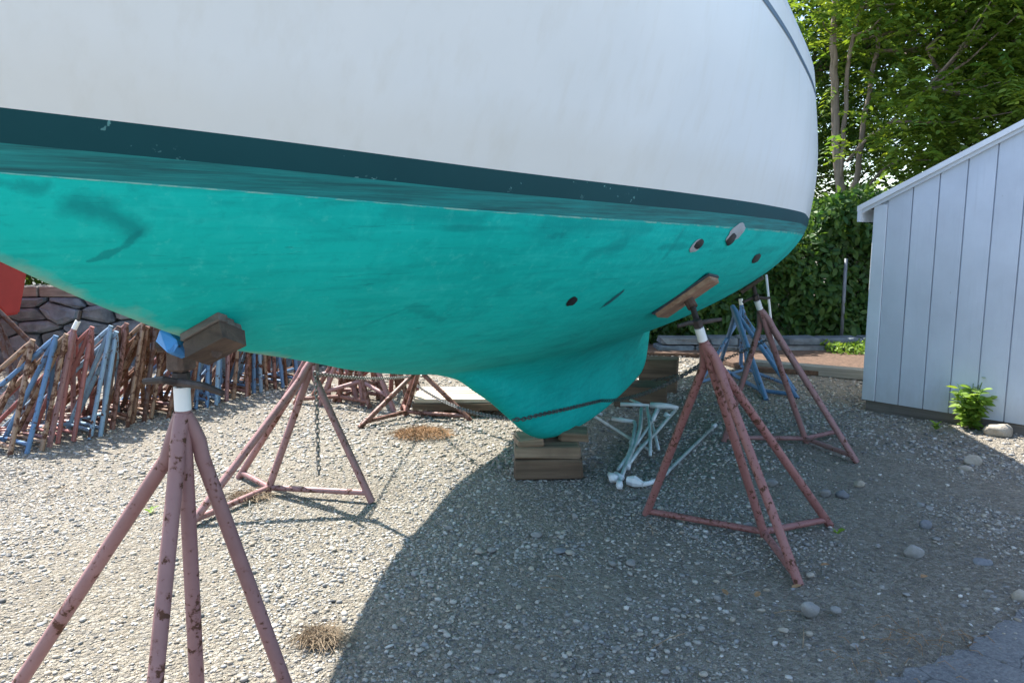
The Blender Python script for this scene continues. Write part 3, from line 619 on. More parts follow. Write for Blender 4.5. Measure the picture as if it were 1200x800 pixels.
# stands scattered behind the keel
GC = 'red boat stands heaped beyond the sailboat keel'
for i, (x, y, hx, col_) in enumerate(((398, 470, 405, 'redbrown'), (425, 474, 417, 'pink'), (443, 466, 452, 'rust'), (414, 462, 432, 'redbrown'), (385, 462, 392, 'pink'), (458, 458, 466, 'redp'))):
    n_ = G(x, y); a_ = atY(hx, 402, n_.y + .05)
    a_.z = .85
    stand('boat_stand', {'redbrown': 'red brown', 'pink': 'dusty pink', 'rust': 'rusty orange', 'redp': 'faded red'}[col_] + [' boat stand in the heap beyond the keel, beside the hanging chain', ' boat stand at the front of the heap beyond the keel', ' boat stand in the heap beyond the keel', ' boat stand deep inside the heap beyond the keel', ' boat stand at the back of the heap beyond the keel', ' boat stand in the heap nearest the lumber stack'][i], a_, n_, [n_ + Vector((-.36, -.1 + .1 * i % .2, 0)), n_ + Vector((.30, -.22, 0)), n_ + Vector((.12, .38, 0))], M[col_], .021, False, None, None, GC, brace_h=.05 + .16 * (i % 3), sides=8)

# ------------------------------------------------------------------ chains
def chain(name, label, pts, mat, link_l=.036, r=.0035, group=None):
    """chain of oval links along a polyline"""
    pts = [Vector(p) for p in pts]; L = [0]
    for a, b in zip(pts[:-1], pts[1:]): L.append(L[-1] + (b - a).length)
    tot = L[-1]; step = link_l * .74; n = int(tot / step); Vs = []; Fs = []
    def at(s):
        for i in range(len(L) - 1):
            if s <= L[i + 1]: return pts[i].lerp(pts[i + 1], (s - L[i]) / (L[i + 1] - L[i])), (pts[i + 1] - pts[i]).normalized()
        return pts[-1], (pts[-1] - pts[-2]).normalized()
    mb = MB(); hl = link_l / 2; w = link_l * .27
    for k in range(n):
        c, d = at((k + .5) * step); ref = Vector((0, 0, 1)) if abs(d.z) < .9 else Vector((1, 0, 0)); s1 = d.cross(ref).normalized(); s2 = d.cross(s1)
        sd = s1 if k % 2 else s2; ot = s2 if k % 2 else s1; vs = []; ns, nr = 10, 5
        for a in range(ns):
            an = 2 * math.pi * a / ns; ca, sa = math.cos(an), math.sin(an); cc = c + d * (ca * w + (hl - w) * (1 if ca > 0.01 else (-1 if ca < -.01 else 0))) * 1.0 + sd * (sa * w); rad = d * ca + sd * sa
            for b in range(nr): bn = 2 * math.pi * b / nr; vs.append(cc + (rad * math.cos(bn) + ot * math.sin(bn)) * r)
        fs = [(a * nr + b, ((a + 1) % ns) * nr + b, ((a + 1) % ns) * nr + (b + 1) % nr, a * nr + (b + 1) % nr) for a in range(ns) for b in range(nr)]
        mb.add(vs, fs)
    o = mb.build(name, mat, None, True); tag(o, label, 'chain', group); return o
def cat(a, b, sag, n=14): return [Vector(a).lerp(Vector(b), k / n) - Vector((0, 0, sag * 4 * (k / n) * (1 - k / n))) for k in range(n + 1)]
chain('chain', 'grey chain hanging straight down inside a pink boat stand', [atY(369, 436, 3.86), atY(370, 446, 3.86), atY(374, 560, 3.86)], M['chain'], .034, .0035)
def off_hull(x, y, d=.012): p, n_ = on_hull(x, y); return p + n_ * d
kc = [off_hull(x, y) for x, y in ((603, 489), (612, 489), (625, 486), (645, 482), (665, 478), (685, 473), (703, 469))]
chain('chain', 'slack chain running under the keel between two red boat stands', cat(atY(489, 452, 5.5), kc[0], .05)[:-1] + kc + cat(kc[-1], atY(826, 424, 3.30), .05)[1:], M['darkchain'], .036, .0027)
chain('chain', 'chain stretched from the far keel block to a red boat stand', cat(atY(764, 446, 6.3), atY(905, 395, 4.95), .04), M['darkchain'], .036, .0028)
chain('chain', 'thin chain hung between heaped stands and the pink stand', cat(atY(372, 438, 3.92), atY(480, 441, 5.6), .02), M['chain'], .030, .0028)

# ------------------------------------------------------------------ keel blocks
def block(label, mat, c, size, rz, jit=.006, bev=.008, group=None, tilt=0):
    o = MB().box((0, 0, size[2] / 2), size, None, jit, bev).build('keel_block', mat); o.location = c; o.rotation_euler = (tilt, 0, rz); tag(o, label, 'wood block', group); return o
RB = R(0)
kb = Vector((.20, 4.36, 0))
block('thick dark timber lying lowest of the near keel block stack', M['blockdark'], (.215, 4.36, .0), (.40, .30, .115), R(-1))
block('weathered brown timber on the dark block right under the keel tip', M['block'], (.205, 4.37, .116), (.385, .29, .069), R(1))
block('split grey offcut beside the keel tip on the block facing the bow', M['block'], (.10, 4.34, .186), (.15, .20, .04), R(8), .006)
block('pale wedge of wood beside the keel tip facing the port stand', M['block'], (.375, 4.42, .186), (.17, .17, .055), R(-6), .008)
fk = BO + BU * 2.0
block('heavy dark block at the after end of the keel', M['blockdark'], (fk.x + .10, fk.y + .05, 0), (.42, .32, .178), R(-10))
block('short upright timber behind the trailing edge of the keel', M['blockdark'], (fk.x + .36, fk.y + .62, 0), (.34, .26, .30), R(-14))

# ------------------------------------------------------------------ lumber stack
lum = empty('lumber_stack', (-.30, 5.95, 0)); tag(lum, 'low stack of pale sawn boards on dark bearers beyond the keel', 'lumber stack')
for i in range(3): MB().box((-.28 + .28 * i, 0, .035), (.09, .5, .07), None, .003, .004).build('bearer', M['blockdark'], lum)
MB().box((0, -.235, .085), (.95, .04, .055), None, .002, .004).build('board', M['blockdark'], lum)
for i in range(6): MB().box((random.uniform(-.03, .03), -.20 + i * .082, .13), (.92, .072, .03), Matrix.Rotation(R(random.uniform(-1, 1)), 3, 'Z'), .003, .003).build('board', M['pale'], lum)

# ------------------------------------------------------------------ folded tube frame and loose pole beside the keel
fr = empty('tube_frame', G(742, 545)); tag(fr, 'collapsed grey tube frame with white wrapped ends lying beside the keel', 'tube frame'); FO = fr.location.copy()
def P3(x, y, z): return gnd(680 + x / 5.333, 440 + y / 5.333, .02 + (z - .02) * .6)
def tubep(name, pts, r, mat=None, sm=True): return MB().tube(pts, r, 8).build(name, mat or M['alu'], fr, sm, FO)
tubep('tube', [P3(62, 236, .10), P3(330, 405, .07), P3(445, 472, .05)], .0105); tubep('tube_fitting', [P3(48, 245, .10), P3(90, 228, .11), P3(135, 242, .10)], .013, M['wrap'])
tubep('tube', [P3(335, 285, .19), P3(345, 310, .19), P3(330, 400, .14), P3(300, 500, .08), P3(235, 590, .03)], .0125); tubep('wrapped_end', [P3(200, 268, .19), P3(262, 278, .19), P3(335, 287, .19)], [.014, .016, .013], M['wrap'])
tubep('tube', [P3(382, 205, .27), P3(375, 330, .19), P3(345, 425, .12), P3(285, 560, .05), P3(250, 655, .025)], .0135); tubep('wrapped_end', [P3(250, 178, .28), P3(330, 180, .28), P3(430, 188, .28)], [.015, .014, .012], M['wrap'])
tubep('tube', [P3(595, 215, .24), P3(545, 272, .19), P3(470, 360, .13), P3(375, 455, .09), P3(300, 558, .035)], .0125)
tubep('wrapped_end', [P3(438, 185, .28), P3(500, 188, .285), P3(560, 192, .28), P3(612, 202, .27)], [.022, .024, .020, .014], M['wrap']); tubep('wrapped_end', [P3(480, 215, .24), P3(455, 275, .22)], [.018, .014], M['wrap'])
tubep('wrapped_end', [P3(530, 242, .22), P3(560, 258, .20)], .018, M['wrap'])
tubep('tube', [P3(418, 195, .27), P3(432, 300, .2), P3(438, 395, .13), P3(437, 500, .03)], .011); tubep('tube', [P3(432, 250, .22), P3(468, 370, .12), P3(490, 465, .02)], .0115)
tubep('tube', [P3(312, 150, .29), P3(405, 188, .28)], .010, M['wrap']); tubep('tube', [P3(500, 200, .25), P3(420, 330, .18), P3(330, 460, .08)], .0095)
tubep('end_cap', [P3(245, 664, .025), P3(245, 692, .025)], .0185, M['wrap']); tubep('end_cap', [P3(300, 550, .035), P3(297, 574, .035)], .0175, M['wrap'])
tubep('joint', [P3(318, 415, .10), P3(338, 430, .10)], .018, M['wrap']); tubep('wrapped_end', [P3(182, 615, .035), P3(205, 640, .03), P3(232, 648, .025)], [.014, .030, .018], M['wrap'])
tubep('wrapped_end', [P3(220, 612, .03), P3(260, 640, .03)], [.015, .018], M['wrap'])
pole = empty('pole', G(790, 540)); tag(pole, 'loose bent metal pole with a white bag on its end, lying behind the port stand', 'pole'); PO = pole.location.copy()
MB().tube([P3(835, 318, .02), P3(700, 448, .02), P3(560, 585, .02), P3(538, 612, .02), P3(480, 650, .02)], .011, 8).build('tube', M['alu'], pole, True, PO)
MB().tube([P3(480, 650, .02), P3(430, 672, .022), P3(385, 678, .022)], [.013, .014, .016], 8).build('white_sleeve', M['wrap'], pole, True, PO)
MB().tube([P3(390, 678, .022), P3(340, 660, .035), P3(296, 655, .03)], [.016, .034, .024], 8).build('bag', M['wrap'], pole, False, PO)
MB().tube([P3(830, 322, .02), P3(846, 308, .02)], .016, 8).build('end_cap', M['wrap'], pole, True, PO)
# thin white pole
wp = MB().tube([atY(909, 432, 7.75), atY(898, 322, 7.6)], .0125, 8).build('pole', M['wpole'], None, True); tag(wp, 'slim white pole standing upright behind the stand by the hedge', 'pole')

# ------------------------------------------------------------------ shed
sc0 = gnd(1011, 466.5, .09); sc1 = gnd(1197, 496, .09); sdv = (sc1 - sc0); sdv.z = 0; sdv.normalize(); snv = Vector((sdv.y, -sdv.x, 0))
if snv.y > 0: snv = -snv
shed = empty('shed', (sc0.x, sc0.y, 0)); shed.rotation_euler = (0, 0, math.atan2(sdv.y, sdv.x)); tag(shed, 'pale blue-grey shed with vertical plank siding and white roof edge', 'shed')
# local frame: x along the visible wall from its far corner, y negative = towards the viewer, z up
SL, SD = 4.2, 3.0
def roofz(x): return 1.66 + .505 * min(x, 4.2 - x) if True else 0
pw = .181; x = .10; k = 0
while x < SL - .10:
    w = min(pw, SL - .10 - x); g = .0048; z0 = .085
    vs = []
    xs = [x + g, x + w - g]
    if xs[0] < 2.1 < xs[1]: xs = [xs[0], 2.1, xs[1]]
    for yy in (-.016, -.001):
        for xx in xs: vs.append((xx, yy, z0))
        for xx in reversed(xs): vs.append((xx, yy, roofz(xx) - .03))
    n = len(xs) * 2; fs = [tuple(range(n)), tuple(range(2 * n - 1, n - 1, -1))] + [(i, n + i, n + (i + 1) % n, (i + 1) % n) for i in range(n)]
    o = MB().add(vs, fs).build('plank', M['shed'], shed); x += w; k += 1
wall = MB(); sec = [(0.02, 0), (SL - .02, 0)]
vs = []
for yy in (0.0, SD): vs += [(.02, yy, .08), (SL - .02, yy, .08), (SL - .02, yy, roofz(SL - .02) - .03), (2.1, yy, roofz(2.1) - .03), (.02, yy, roofz(.02) - .03)]
wall.add(vs, [(0, 1, 2, 3, 4), (9, 8, 7, 6, 5)] + [(i, 5 + i, 5 + (i + 1) % 5, (i + 1) % 5) for i in range(5)]).build('wall', M['shed'], shed)
for xx in (.05, SL - .05): MB().box((xx, -.013, (.08 + roofz(xx)) / 2 - .02), (.10, .022, roofz(xx) - .08 - .05), None, 0, .003).build('corner_board', M['trim'], shed)
MB().box((SL / 2, .05, .035), (SL - .05, .10, .11), None, .003, .004).build('skirt', M['skirt'], shed); MB().box((SL / 2, SD - .05, .035), (SL - .05, .10, .11)).build('skirt', M['skirt'], shed)
# roof slabs, rake boards
for sgn in (0, 1):
    f_ = (lambda x: x) if sgn == 0 else (lambda x: SL - x)
    a, b = -.115, 2.1; za, zb = roofz(0) - .505 * .115 + .0, roofz(2.1)
    def slabv(y0, y1, zlo, zhi): return [(f_(a), y0, za + zlo), (f_(b), y0, zb + zlo), (f_(b), y1, zb + zlo), (f_(a), y1, za + zlo), (f_(a), y0, za + zhi), (f_(b), y0, zb + zhi), (f_(b), y1, zb + zhi), (f_(a), y1, za + zhi)]
    FS = [(0, 3, 2, 1), (4, 5, 6, 7), (0, 1, 5, 4), (1, 2, 6, 5), (2, 3, 7, 6), (3, 0, 4, 7)]
    MB().add(slabv(-.045, SD + .1, 0, .024), FS).build('roof', M['shingle'], shed)
    MB().add(slabv(-.062, -.047, -.012, .030), FS).build('roof_edge', M['roofedge'], shed)
    MB().add(slabv(-.040, -.022, -.040, -.002), FS).build('rake_board', M['trim'], shed)
MB().box((-.10, SD / 2, roofz(0) - .505 * .10 - .05), (.022, SD + .12, .10)).build('fascia', M['trim'], shed)

# ------------------------------------------------------------------ stones
ICO_V, ICO_F = [], []
bm = bmesh.new(); bmesh.ops.create_icosphere(bm, subdivisions=1, radius=1)
ICO_V = np.array([v.co[:] for v in bm.verts]); bm.verts.index_update(); ICO_F = np.array([[v.index for v in f.verts] for f in bm.faces]); bm.free()
def rock(name, label, mat, loc, size, rz=0, seed=0, group=None, cat='stone', flat=.0):
    bm = bmesh.new(); bmesh.ops.create_icosphere(bm, subdivisions=3, radius=1); r = np.random.default_rng(seed)
    dirs = r.normal(size=(9, 3)); dirs /= np.linalg.norm(dirs, axis=1)[:, None]; offs = r.uniform(.62, .92, 9); ph = r.uniform(0, 6, 3)
    for v in bm.verts:
        p = np.array(v.co[:])
        for d_, o_ in zip(dirs, offs):
            e_ = p @ d_ - o_
            if e_ > 0: p = p - d_ * e_ * .85
        p *= 1 + .05 * math.sin(5 * p[0] + ph[0]) * math.sin(6 * p[1] + ph[1]); v.co = Vector(p * np.array(size))
    me = bpy.data.meshes.new(name); bm.to_mesh(me); bm.free(); o = link(name, me, mat, None, True); o.location = loc; o.rotation_euler = (0, 0, rz); tag(o, label, cat, group); return o
def grock(label, x, y, wpx, hpx, mat, seed, rz=0, group=None):
    p = gnd(x, y); s = wpx / FPX * p.y / 2; hz = hpx / FPX * p.y * .6; rock('rock', label, mat, (p.x, p.y + s * .4, hz * .55), (s, s * .75, hz), rz, seed, group)
grock('large tan boulder beside the leafy weed at the shed wall', 1174, 513, 36, 18, M['rocktan'], 3)
grock('round pale rock in the sunlit patch before the shed', 1142, 547, 23, 15, M['rocktan'], 5)
grock('flat pale rock resting against the round pale rock', 1133, 553, 18, 8, M['rocktan'], 6)
grock('rounded grey rock in the dirt between the red stand and the road', 1073, 653, 24, 17, M['rock'], 8)
grock('dark blue-grey stone just above the rounded grey rock', 1086, 619, 15, 11, M['rockdark'], 9)
grock('grey cobble near the foot of the heavily chipped stand', 951, 721, 27, 17, M['rock'], 11)
grock('light grey cobble beside the aft stand foot', 968, 581, 15, 9, M['rock'], 12)
grock('blue-grey cobble next to the light grey cobble', 989, 583, 18, 9, M['rockdark'], 13)
grock('tan cobble on the slope beyond the aft stand', 1008, 570, 14, 9, M['rocktan'], 14)
grock('flat grey slab half buried near the asphalt edge', 1155, 662, 30, 6, M['rockdark'], 15)
grock('white broken lump at the asphalt edge', 1196, 706, 18, 18, M['rocktan'], 16)
grock('pale cobble in the boat shadow near the port stand', 905, 569, 17, 8, M['rock'], 17)
grock('pale oval cobble alone in the middle of the shaded gravel', 629, 629, 15, 6, M['rock'], 18)
grock('long flat grey stone in the shaded gravel', 657, 648, 18, 5, M['rockdark'], 19)
GPB = 'small loose stones on the gravel'
pb = random.Random(5)
for i in range(46):
    x = pb.uniform(470, 1190); y = pb.uniform(590, 792); g_ = gnd(x, y)
    if bool(on_road(np.array(g_.x), np.array(g_.y))): continue
    w = pb.uniform(9, 15)
    s = w / FPX * g_.y / 2; rock('rock', 'small loose stone on the shaded gravel', pb.choice([M['rock'], M['rock'], M['rocktan']]), (g_.x, g_.y, s * .30), (s, s * pb.uniform(.6, .9), s * pb.uniform(.35, .6)), pb.uniform(0, 3), 100 + i, GPB)
# the gravel itself
BOXV = np.array([(x_, y_, z_) for x_ in (-1, 1) for y_ in (-1, 1) for z_ in (-1, 1)], float) * .72
BOXF = np.array([(0, 1, 3), (0, 3, 2), (4, 6, 7), (4, 7, 5), (0, 4, 5), (0, 5, 1), (2, 3, 7), (2, 7, 6), (0, 2, 6), (0, 6, 4), (1, 5, 7), (1, 7, 3)])
def gravel(N, y0, y1, smin, smax, seed, cull, BVx, BF, pw=2.6):
    r = np.random.default_rng(seed); y = y0 + (y1 - y0) * r.random(N) ** .85; x = (r.random(N) * 2 - 1) * (.74 * y + .9)
    nz = np.sin(x * 2.1 + 1.3 * np.sin(y * 1.7)) * np.cos(y * 2.3 + .9 * np.sin(x * 1.9)) + .5 * np.sin(x * 5.1 + y * 3.3)
    dirt = np.clip(.5 + .75 * nz, 0, 1) ** .8; right = np.clip((x - .20 * y - .15) / .9, 0, 1) * np.clip((5.6 - y) / 1.2, 0, 1); dirt = np.maximum(dirt, 1.05 * np.exp(-((x - .30) ** 2 / .35 + (y - 2.85) ** 2 / .10))); dirt = np.maximum(dirt, .95 * np.exp(-((x + .55) ** 2 / .10 + (y - 2.55) ** 2 / .16))); dirt = np.clip(dirt, 0, 1)
    keep = r.random(N) < (1 - cull * dirt) * (1 - right * (.45 + .45 * dirt)); rdist = np.clip(np.interp(x, [p[0] for p in ep], [p[1] for p in ep]) - y, 0, 9); keep &= ~(on_road(x, y) & (r.random(N) > .05 + .75 * np.exp(-rdist / .07)))
    rx = x - sc0.x; ry = y - sc0.y; keep &= ~((rx * snv.x + ry * snv.y < .0) & (rx * sdv.x + ry * sdv.y > -.05))
    keep &= ~((y > 7.5) & (x > 2.3))
    x, y = x[keep], y[keep]; n = len(x); lift = np.where(on_road(x, y), .021 - gz(x, y), 0)
    s = smin + (smax - smin) * r.random(n) ** pw; sc = s[:, None] * np.stack([r.uniform(.75, 1.25, n), r.uniform(.6, 1.0, n), r.uniform(.30, .62, n)], 1) * .5
    jt = r.uniform(-.22, .22, (n, len(BVx), 1)) if len(BVx) > 8 else r.uniform(-.5, .35, (n, 8, 3))
    P = BVx[None, :, :] * (1 + jt); P = np.clip(P, -.9, .9) if len(BVx) > 8 else P * 1.25; P = P * sc[:, None, :]
    a = r.uniform(0, 6.28, n); tl = r.normal(0, .28, n); ca, sa = np.cos(a), np.sin(a); ct, s_t = np.cos(tl), np.sin(tl)
    X = P[:, :, 0]; Y = P[:, :, 1] * ct[:, None] - P[:, :, 2] * s_t[:, None]; Z = P[:, :, 1] * s_t[:, None] + P[:, :, 2] * ct[:, None]
    X2 = X * ca[:, None] - Y * sa[:, None]; Y2 = X * sa[:, None] + Y * ca[:, None]
    V = np.stack([X2 + x[:, None], Y2 + y[:, None], Z + (gz(x, y) + lift + sc[:, 2] * r.uniform(.1, .7, n))[:, None]], 2).reshape(-1, 3)
    F = (BF[None] + (np.arange(n) * len(BVx))[:, None, None]).reshape(-1, 3)
    pal = np.array([(.42, .39, .345), (.33, .31, .28), (.53, .49, .43), (.21, .208, .205), (.42, .36, .275), (.125, .125, .125), (.62, .59, .54), (.36, .295, .22), (.27, .275, .28)])
    c = pal[r.choice(len(pal), n, p=[.17, .17, .13, .14, .13, .09, .05, .08, .04])] * r.uniform(.70, 1.2, (n, 1)) * (1 + .16 * np.sin(1.7 * x + 2.1 * np.sin(1.1 * y)) * np.cos(1.4 * y + .8 * np.sin(2.3 * x)))[:, None]; col = np.repeat(c, len(BVx), 0)
    return V, F, col
Vs, Fs, Cs, o_ = [], [], [], 0
for N, y0, y1, a, b, sd, cu, bv_, bf_, pw_ in ((21000, 1.7, 4.3, .010, .034, 1, .88, ICO_V, ICO_F, 2.6), (84000, 1.7, 4.6, .004, .0145, 4, .80, BOXV, BOXF, 1.3), (48000, 4.2, 7.0, .008, .030, 2, .45, BOXV, BOXF, 2.2), (18000, 6.9, 10.5, .014, .040, 3, .2, BOXV, BOXF, 1.8)):
    V, F, c = gravel(N, y0, y1, a, b, sd, cu, bv_, bf_, pw_); Vs.append(V); Fs.append(F + o_); Cs.append(c); o_ += len(V)
gv = np_mesh('gravel', np.concatenate(Vs), np.concatenate(Fs), M['stone'], np.concatenate(Cs)); tag(gv, 'loose grey and tan gravel covering the yard', 'gravel', kind='stuff')

# ------------------------------------------------------------------ stone retaining wall on the far left
wallS = empty('stone_wall', (-5.0, 8.2, 0)); tag(wallS, 'grey fieldstone retaining wall capped with a weathered timber', 'stone wall')
def clip(poly, px, py, nx, ny):
    out = []
    for i in range(len(poly)):
        a, b = poly[i], poly[(i + 1) % len(poly)]; da = (a[0] - px) * nx + (a[1] - py) * ny; db = (b[0] - px) * nx + (b[1] - py) * ny
        if da <= 0: out.append(a)
        if da * db < 0: k = da / (da - db); out.append((a[0] + (b[0] - a[0]) * k, a[1] + (b[1] - a[1]) * k))
    return out
def stone_face(parent, x0, x1, z0, z1, cw, ch, mats, depth, yface, seed, rough=.03):
    r = random.Random(seed); pts = []; z = z0 + ch / 2; row = 0
    while z < z1 + ch * .3:
        x = x0 + (row % 2) * cw * .5
        while x < x1 + cw * .5: pts.append((x + r.uniform(-.3, .3) * cw, (z + r.uniform(-.28, .28) * ch))); x += cw * r.uniform(.75, 1.3)
        z += ch; row += 1
    for i, (px, pz) in enumerate(pts):
        poly = [(x0, z0), (x1, z0), (x1, z1), (x0, z1)]
        for j, (qx, qz) in enumerate(pts):
            if i == j or abs(qx - px) > 3 * cw or abs(qz - pz) > 3 * ch: continue
            poly = clip(poly, (px + qx) / 2, (pz + qz) / 2, (qx - px) / 4.5, qz - pz)
            if len(poly) < 3: break
        if len(poly) < 3: continue
        cx = sum(p[0] for p in poly) / len(poly); cz = sum(p[1] for p in poly) / len(poly); rings = []
        P = []
        for a, b in zip(poly, poly[1:] + poly[:1]):      # soften the corners
            P += [(a[0] * .9 + b[0] * .1, a[1] * .9 + b[1] * .1), (a[0] * .1 + b[0] * .9, a[1] * .1 + b[1] * .9)]
        gp = r.uniform(.90, .985); tilt = (r.uniform(-rough, rough), r.uniform(-rough, rough)); pr = r.uniform(0, depth * .35)
        for sh, dy in ((gp, 0), (gp, -depth * .6), (gp - .08, -depth * .95), (.5, -depth * r.uniform(.9, 1.15))):
            rings.append([(cx + (x - cx) * sh + r.uniform(-.006, .006), yface + dy - pr + tilt[0] * (x - cx) / cw + (tilt[1] * (z - cz) / ch) + r.uniform(-.008, .008), cz + (z - cz) * sh + r.uniform(-.006, .006)) for x, z in P])
        n = len(P); vs = [v for q_ in rings for v in q_]; fs = []
        for k in range(3):
            for m in range(n): fs.append((k * n + m, k * n + (m + 1) % n, (k + 1) * n + (m + 1) % n, (k + 1) * n + m))
        fs.append(tuple(range(3 * n, 4 * n))); MB().add(vs, fs).build('stone', r.choice(mats), parent, False)
stone_face(wallS, -3.6, 3.2, -.02, .74, .40, .165, [M['wallstone'], M['wallstone'], M['wallstone2']], .10, 0, 4)
MB().box((-.2, .22, .36), (6.8, .40, .76)).build('wall_core', M['joint'], wallS)
MB().box((-1.9, .10, .80), (3.5, .34, .11), None, .003, .008).build('cap_timber', M['greywood'], wallS); MB().box((1.6, .10, .80), (3.45, .34, .11), None, .003, .008).build('cap_timber', M['greywood'], wallS)
# bank and dark shrubs above the wall
mb = MB().box((-5.0, 12.0, .36), (9, 7.0, .72)); tag(mb.build('terrace', M['joint']), kind='structure')
# red hull of another boat, only its lower edge shows
rh = empty('red_boat', (-4.83, 7.05, 0)); tag(rh, 'red hull of another boat beside the stone wall', 'boat')
prof_r = [(-3.6, 1.15), (-2.6, .86), (-1.2, .70), (-.25, .655), (.13, .66), (.06, 1.1), (-.02, 1.6), (-.12, 2.2), (-3.9, 2.3)]
mb = MB(); n = len(prof_r); halfw = [.10, .26, .30, .22, .10, .40, .55, .62, .5]
vs = [(x, -w, z) for (x, z), w in zip(prof_r, halfw)] + [(x, w, z) for (x, z), w in zip(prof_r, halfw)]
bm = bmesh.new(); bv = [bm.verts.new(v) for v in vs]; bm.faces.new(bv[:n]); bm.faces.new(bv[n:][::-1])
for i in range(n): bm.faces.new((bv[i], bv[n + i], bv[n + (i + 1) % n], bv[(i + 1) % n]))
bmesh.ops.triangulate(bm, faces=bm.faces[:]); bmesh.ops.recalc_face_normals(bm, faces=bm.faces); bmesh.ops.bevel(bm, geom=list(bm.edges), offset=.02, segments=2, affect='EDGES')
me = bpy.data.meshes.new('hull'); bm.to_mesh(me); bm.free(); link('hull', me, M['redhull'], rh)
MB().box((-1.6, 0, .35), (1.6, .24, .70), None, .003, .02).build('keel', M['redhull'], rh)
hose = MB().tube([atY(28, 345, 8.35), atY(48, 340, 8.38), atY(70, 338.5, 8.4), atY(100, 338, 8.4), atY(130, 341, 8.36)], .014, 8).build('hose', M['wrap'], None, True); tag(hose, 'thin white hose lying along the timber wall cap', 'hose')

# ------------------------------------------------------------------ planting bed, curb, low ledge, fence
bed = [(2.45, 7.72), (3.6, 7.30), (6.5, 6.6), (9, 7.2), (9, 9.4), (.2, 9.4), (.6, 8.9), (2.2, 8.6)]
o = MB().prism(bed, .0, .045).build('planting_bed', M['mulch']); tag(o, kind='structure')
c0, c1 = gnd(892, 433), gnd(1030, 445); dv = (c1 - c0).normalized()
tm = MB().box((0, 0, .045), (2.6, .11, .10), None, .004, .008).build('edging_timber', M['greywood']); tm.location = ((c0 + dv * 1.2).x, (c0 + dv * 1.2).y, 0); tm.rotation_euler = (0, 0, math.atan2(dv.y, dv.x)); tag(tm, 'tan landscaping timber edging the mulch bed left of the shed', 'timber')
ledge = empty('stone_edging', (3.3, 9.05, 0)); tag(ledge, 'low ledge of flat grey stones in front of the hedge', 'stone edging')
r = random.Random(3)
for row, zz in ((0, .05), (1, .14)):
    x = -1.6 + r.uniform(0, .2)
    while x < 3.2:
        w = r.uniform(.28, .6); h = r.uniform(.07, .095)
        bm = bmesh.new(); bmesh.ops.create_cube(bm, size=1); bmesh.ops.bevel(bm, geom=list(bm.edges), offset=.09, segments=1, affect='EDGES')
        for v in bm.verts: v.co = Vector((v.co.x * w * r.uniform(.94, 1.04) + x + w / 2, v.co.y * .34 * r.uniform(.85, 1.1) + row * .05 + r.uniform(-.01, .01), v.co.z * h + zz + r.uniform(-.006, .006)))
        me = bpy.data.meshes.new('stone'); bm.to_mesh(me); bm.free(); link('stone', me, r.choice([M['wallstone2'], M['wallstone']]), ledge); x += w + .012
fence = empty('chain_link_fence', (2.5, 9.62, 0)); tag(fence, 'grey chain-link fence overgrown by the hedge', 'fence')
mb = MB(); fl, fh, sp = 9.0, 1.25, .075
Vq, Fq = [], []
for sgn in (1, -1):
    k = -fh
    while k < fl:
        a, b = (k, 0.0), (k + fh, fh)
        if a[0] < 0: a = (0, -k)
        if b[0] > fl: b = (fl, fl - k)
        pa = (a[0] if sgn > 0 else fl - a[0], a[1]); pb_ = (b[0] if sgn > 0 else fl - b[0], b[1])
        if abs(pa[0] - pb_[0]) > .02: mb.tube([(pa[0] - 4, 0, pa[1] + .05), (pb_[0] - 4, .004 * sgn, pb_[1] + .05)], .0014, 3, False)
        k += sp
o = mb.build('wire_mesh', M['wire'], fence); tag(o, kind='stuff')
for x in (-3.0, -1.0, 1.66, 3.8): MB().tube([(x, -.22, -.05), (x, -.22, 1.12)], .021, 10).build('post', M['postgrey'], fence, True)


# ------------------------------------------------------------------ foliage
LEAF = np.array([(0, 0, 0), (.28, .24, .04), (.68, .20, .03), (1.0, 0, -.06), (.68, -.20, .03), (.28, -.24, .04)])
def leaves(P, D, Nn, size, tint):
    """P positions, D stem directions, Nn normals (arrays) -> verts, faces, colours; each leaf is a folded hexagon made of two quads"""
    D = D / np.linalg.norm(D, axis=1)[:, None]; Sd = np.cross(Nn, D); Sd /= (np.linalg.norm(Sd, axis=1)[:, None] + 1e-9); Up = np.cross(D, Sd)
    V = P[:, None, :] + size[:, None, None] * (LEAF[None, :, 0:1] * D[:, None, :] + LEAF[None, :, 1:2] * Sd[:, None, :] + LEAF[None, :, 2:3] * Up[:, None, :])
    n = len(P); base = (np.arange(n) * 6)[:, None]; F = np.concatenate([base + np.array([[0, 1, 2, 3]]), base + np.array([[0, 3, 4, 5]])])
    return V.reshape(-1, 3), F, np.repeat(np.stack([tint] * 3, 1), 6, 0)
def unit(r, n): d = r.normal(size=(n, 3)); return d / np.linalg.norm(d, axis=1)[:, None]
